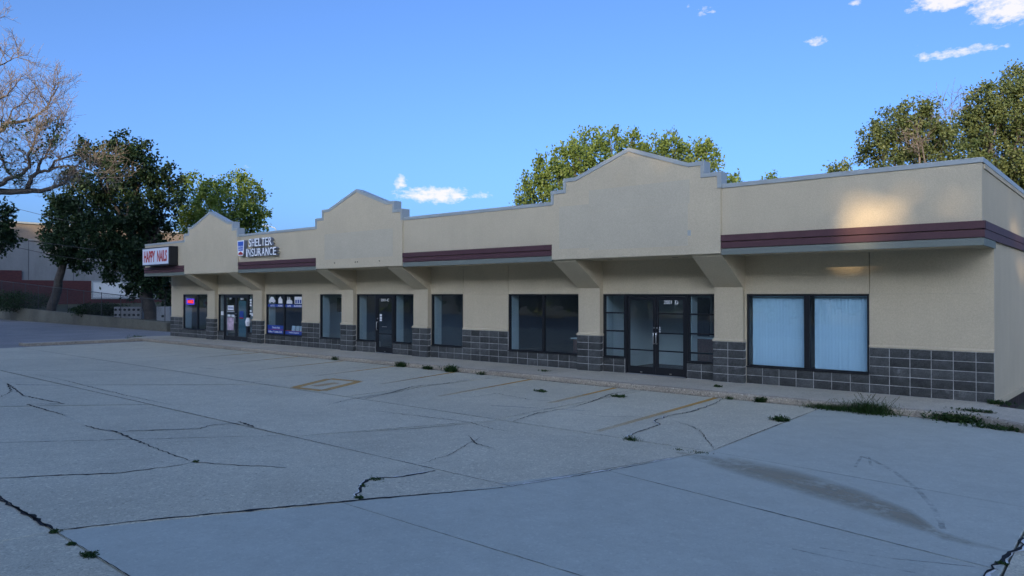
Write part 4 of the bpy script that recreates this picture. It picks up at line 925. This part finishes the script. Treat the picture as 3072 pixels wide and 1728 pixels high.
n = len(P); D = unit(RNG.normal(size=(n, 3)) + np.array([0, 0, -.3])); S = unit(np.cross(D, RNG.normal(size=(n, 3)))); L = .16 * RNG.uniform(.6, 1.2, n)
leaf_object('leaves', 'leaf_dark', dt, P, D, S, L, L * .32, RNG.random(n))['kind'] = 'stuff'
def dead_twigs(name, label, px, py, d, L, n, parent_base):
    root = tag(empty(name, parent_base), label, 'tree'); t = MB(); p0 = at(px, py, d)
    t.tube([Vector(parent_base), p0.lerp(Vector(parent_base), .4), p0], [.1, .06, .04], 6)
    t.build('trunk', 'bark_pale', root); t2 = MB()
    for k in range(n): grow(p0, Vector((rnd.gauss(0, .35), rnd.gauss(0, .35), 1)).normalized(), L * rnd.uniform(.7, 1.1), .022, 1, t2)
    t2.build('twigs', 'bark_pale', root)['kind'] = 'stuff'
dead_twigs('dead_tree', 'bare grey dead tree top between the two olive trees at the right', 2392, 330, 39, 1.7, 5, ground_under(2392, 39, 0))
dead_twigs('dead_tree', 'tan dead branches in front of the lower olive crown', 2315, 395, 36.5, 1.2, 4, ground_under(2315, 36.5, 0))
# the far edge of the neighbourhood: a mass of trees along the horizon
ft = empty('distant_wood', (-60, 95, -.5)); ft['kind'] = 'stuff'; ft['label'] = 'far belt of trees along the horizon behind the buildings'; ft['category'] = 'wood'
nf = 16000; tt = RNG.random(nf); seg = RNG.random(nf) < .62
Xf = np.where(seg, -170 + 330 * tt, -168 + RNG.normal(0, 4, nf)); Yf = np.where(seg, 95 + RNG.normal(0, 4, nf), -110 + 205 * tt); hf = 7 + 2.5 * np.sin(tt * 61) + 1.5 * np.sin(tt * 143)
P = np.stack([Xf, Yf, -.5 + hf * RNG.random(nf) ** .7], 1); D = unit(RNG.normal(size=(nf, 3))); S = unit(np.cross(D, RNG.normal(size=(nf, 3)))); L = RNG.uniform(1.2, 2.6, nf)
leaf_object('foliage', 'leaf_dark', ft, P, D, S, L, L * .35, RNG.random(nf))
mb = MB()
for k in range(60):
    i = rnd.randrange(nf); mb.tube([(Xf[i], Yf[i], -.5), (Xf[i] + .3, Yf[i], 4.5)], [.2, .1], 5, False)
mb.build('trunks', 'bark', ft)
# dark shrubs behind the wall
def bush(name, label, c, rx, ry, rz, n, leaf='leaf_dark', ll=.14, cat='shrub'):
    root = tag(empty(name, tuple(c)), label, cat); mb = MB()
    for k in range(7): mb.tube([Vector(c) + Vector((0, 0, -.25)), Vector(c) + Vector((rnd.uniform(-.6, .6) * rx, rnd.uniform(-.6, .6) * ry, rz * rnd.uniform(.6, 1.2)))], [.03, .01], 4, False)
    mb.build('stem', 'bark', root)
    u = unit(RNG.normal(size=(n, 3))); r = RNG.random(n) ** .35 * (1 + .15 * np.sin(u[:, 0] * 9) + .12 * np.sin(u[:, 1] * 11)); P = np.array(c) + np.array([0, 0, rz * .75]) + u * r[:, None] * np.array([rx, ry, rz])
    D = unit(u * .6 + RNG.normal(size=(n, 3)) * .7); S = unit(np.cross(D, RNG.normal(size=(n, 3)))); L = ll * RNG.uniform(.6, 1.3, n)
    leaf_object('foliage', leaf, root, P, D, S, L, L * .33, RNG.random(n))
b_ = at(255, 800, 57); bush('shrub', 'low flat dark hedge behind the wall left of the meter cabinets', (b_.x, b_.y, .55), 2.0, 2.0, .55, 5000)
b_ = at(40, 790, 66); bush('shrub', 'dark shrub behind the wall at the left edge', (b_.x, b_.y, .9), 3.2, 3.2, .9, 6000)

# ------------------------------------------------------------------ unseen trees, placed behind the viewpoint to keep the low sun off the front
# leaves are thinned along a few sun paths, which gives the soft patches of light at the right end
blobs = [(-2.75, 4.45, .95, .5), (-2.15, 3.55, .9, .66), (-1.25, 3.9, .9, .5), (-2.0, 2.8, .9, .6), (2.1, 4.7, 1., .8), (-7.2, 5.8, .4, .3), (2.6, 3.9, .9, .6)]
def keep(P):
    t = (OV - P[:, 1]) / (-sdir.y); X = P[:, 0] - sdir.x * t; Z = P[:, 2] - sdir.z * t; k = np.ones(len(P), bool)
    for x, z, a, b in blobs: k &= ~((((X - x) / a) ** 2 + ((Z - z) / b) ** 2 < 1.2) & (RNG.random(len(P)) < .955))
    return k
spots = [(-78, -50, 21), (-70, -46, 20), (-62, -51, 21), (-54, -47, 21), (-46, -50, 20.5), (-38, -46, 20), (-30, -51, 19.5), (-22, -47, 18), (-14, -50, 18), (-6, -46, 17.6), (2, -50, 17), (9.5, -46, 16), (17, -49, 16.8), (25, -46, 16.5), (33, -50, 17), (41, -47, 17), (5.5, -56, 17.5), (13.5, -57, 17.5), (21, -56, 17.5), (-2, -57, 17.5), (-10, -56, 18), (-18, -57, 18.5), (-26, -56, 19.5), (29, -57, 18), (-34, -56, 20), (-42, -57, 21), (-50, -56, 21), (-58, -57, 21)]
for i, (x, y, h_) in enumerate(spots):
    lb = []; h_ += .8
    for k in range(34):
        u = rnd.uniform(0, 2 * math.pi); z = 1.9 + (h_ - 3.4) * (k + .5) / 34; rr = 3.9 * math.sqrt(max(.15, 1 - ((z - h_ * .5) / (h_ * .56)) ** 2)) * rnd.uniform(.3, 1)
        lb.append((Vector((x + rr * math.cos(u) * 1.15, y + rr * math.sin(u) * .8, z)), rnd.uniform(1.7, 2.2)))
    tree('unseen_shade_tree', 'tall leafy shade tree in the unseen row that keeps the sun off the shops', (x, y, -.5), lb, 'leaf_mid', .4, .3, .95, .9, 20, .62, group='unseen row of shade trees behind the viewpoint', keep=keep)

# ------------------------------------------------------------------ weeds
def tuft(label, px, py, h_, spread, n, kind='grass', z=LOT, n_seed=0, elong=(1, 1), name=None):
    c = gnd(px, py, z)
    if z == LOT and c.y > -2.07 - max(0, min(1, c.x)) * .83 and c.x > -35: c.y = -2.07 - max(0, min(1, c.x)) * .83
    root = tag(empty(name or ('grass_tuft' if kind == 'grass' else 'weed'), (c.x, c.y, z)), label, 'weed', 'weeds in the joints and along the kerb')
    Ps, Ds, Ss, Ls, Ws, Ts = [], [], [], [], [], []
    for k in range(n):
        p = np.array([c.x + rnd.gauss(0, spread * .45) * elong[0], c.y + rnd.gauss(0, spread * .3) * elong[1], z]); a = rnd.uniform(0, 6.283); lean = rnd.uniform(.15, 1.0)
        d = np.array([math.cos(a) * lean, math.sin(a) * lean, 1.]); d /= np.linalg.norm(d)
        L = h_ * rnd.uniform(.4, 1.) ; t0 = rnd.random()
        if kind == 'grass':
            m = 4; w = rnd.uniform(.005, .010) * (1 + h_)
            for j in range(m):
                Ps.append(p); Ds.append(d.copy()); s = np.cross(d, [0, 0, 1.]); s /= max(1e-6, np.linalg.norm(s)); Ss.append(s); Ls.append(L / m * 1.15); Ws.append(w * (1 - j / m * .7)); Ts.append(t0)
                p = p + d * L / m; d = d + np.array([math.cos(a) * .18, math.sin(a) * .18, -.30 * lean * j / m - .1]); d /= np.linalg.norm(d)
        else:
            m = 8
            for j in range(m):
                q = p + d * L * (j + .5) / m; dd = d * .3 + np.array([rnd.gauss(0, 1), rnd.gauss(0, 1), rnd.gauss(.1, .5)]); dd /= np.linalg.norm(dd); s = np.cross(dd, [rnd.gauss(0, .3), rnd.gauss(0, .3), 1.]); s /= np.linalg.norm(s)
                Ps.append(q); Ds.append(dd); Ss.append(s); l_ = rnd.uniform(.03, .07) * (.6 + h_ * 2.2) * (.55 if h_ < .025 else 1); Ls.append(l_); Ws.append(l_ * .28); Ts.append(min(1, max(0, t0 + rnd.gauss(0, .2))))
    f = leaf_object('blades' if kind == 'grass' else 'leaves', 'weed', root, *[np.array(v) for v in (Ps, Ds, Ss, Ls, Ws, Ts)]); f['kind'] = 'stuff'
    mb = MB()
    for k in range(max(3, n_seed)):
        a = rnd.uniform(0, 6.283); le = rnd.uniform(.1, .6); L = h_ * (rnd.uniform(1.0, 1.45) if n_seed else .6); p = Vector((c.x + rnd.gauss(0, spread * .3) * elong[0], c.y + rnd.gauss(0, spread * .2) * elong[1], z)); d = Vector((math.cos(a) * le, math.sin(a) * le, 1)).normalized()
        mb.tube([p, p + d * L * .6, p + d * L + Vector((math.cos(a) * .05, math.sin(a) * .05, -.02))], [.004, .003, .005 if n_seed else .002], 3, False)
    mb.build('stalks', 'dry' if n_seed else 'weed', root)['kind'] = 'stuff'
for a in ( ('large grass tuft with seed heads at the kerb under the right-hand window', 2190, 1036, .30, .42, 1100, 'grass', LOT, 22, (1.3, 1)),
  ('spreading green weed at the kerb left of the large grass tuft', 2085, 1027, .17, .36, 560, 'grass', LOT, 8, (1.3, 1)),
  ('bushy dark weed at the kerb near the right corner of the shops', 2415, 1052, .17, .30, 260, 'leafy', LOT, 0, (1.4, 1)),
  ('flat weed in the pavement joint behind the bushy corner weed', 2455, 1036, .06, .26, 70, 'leafy', 0., 0, (1.5, .7)),
  ('strip of weeds along the kerb at the right edge', 2540, 1068, .09, .5, 180, 'leafy', LOT, 0, (1.4, .5)),
  ('weeds at the foot of the right corner of the building', 2512, 1017, .10, .2, 60, 'leafy', 0., 0, (1.2, 1)),
  ('weed on the edge between old and pale concrete', 1962, 1058, .09, .17, 80, 'leafy'),
  ('grassy weed in the joint at the end of the white-edged crack', 1588, 1107, .10, .13, 110, 'grass'),
  ('sparse weed in the joint corner by the pale concrete', 1755, 1138, .04, .17, 50, 'grass'),
  ('small grass sprig in the joint left of the pale concrete corner', 1705, 1131, .04, .08, 26, 'grass'),
  ('leafy weed at the kerb, left one of the three clumps', 1045, 919, .20, .24, 80, 'leafy'),
  ('low middle weed of the three clumps at the kerb', 1100, 927, .13, .22, 60, 'leafy'),
  ('largest of the three leafy clumps at the kerb', 1162, 932, .22, .30, 120, 'leafy'),
  ('thin weed at the kerb right of the three clumps', 1242, 939, .12, .14, 26, 'leafy'),
  ('small weed lying on the pavement under the wide dark window', 1370, 934, .05, .16, 20, 'leafy', 0.),
  ('flat weed in a parking bay left of the double door', 1360, 985, .05, .16, 44, 'leafy'),
  ('flat weed in the parking bay before the double door', 1556, 998, .05, .20, 60, 'leafy'),
  ('tiny weed on the pavement beside the pillar right of the double door', 1806, 973, .04, .16, 30, 'leafy', 0.),
  ('grassy weed at the kerb where a yellow line ends', 1832, 1004, .12, .16, 70, 'grass'),
  ('upright weed at the kerb below the blinds', 1930, 1006, .15, .14, 46, 'leafy'),
  ('green moss clump in the middle of the curved crack', 945, 1205, .012, .13, 60, 'leafy'),
  ('green moss clump at the end of the curved crack by the pale concrete', 906, 1252, .02, .06, 50, 'leafy'),
  ('upper moss clump in the bend of the curved crack', 912, 1222, .012, .05, 36, 'leafy'),
  ('weed clump at the meeting of two cracks at the left', 492, 1162, .012, .08, 36, 'leafy'),
  ('largest moss strip along the pale concrete edge at the lower left', 228, 1394, .012, .10, 90, 'leafy'),
  ('small moss patch on the pale concrete edge at the lower left', 183, 1367, .01, .05, 36, 'leafy'),
  ('moss at the corner where the pale concrete begins at the lower left', 138, 1336, .012, .07, 45, 'leafy'),
  ('weed clump at the far left end of the kerb', 345, 853, .22, .55, 90, 'leafy'),
  ('small weed sprouting from the kerb before the blue-lettered window', 885, 903, .16, .16, 26, 'leafy'),
  ('green moss in the broken corner joint at the lower right', 2512, 1416, .012, .05, 40, 'leafy')):
    lab, px, py = a[0], a[1], a[2]; tuft(lab, px, py, *a[3:])
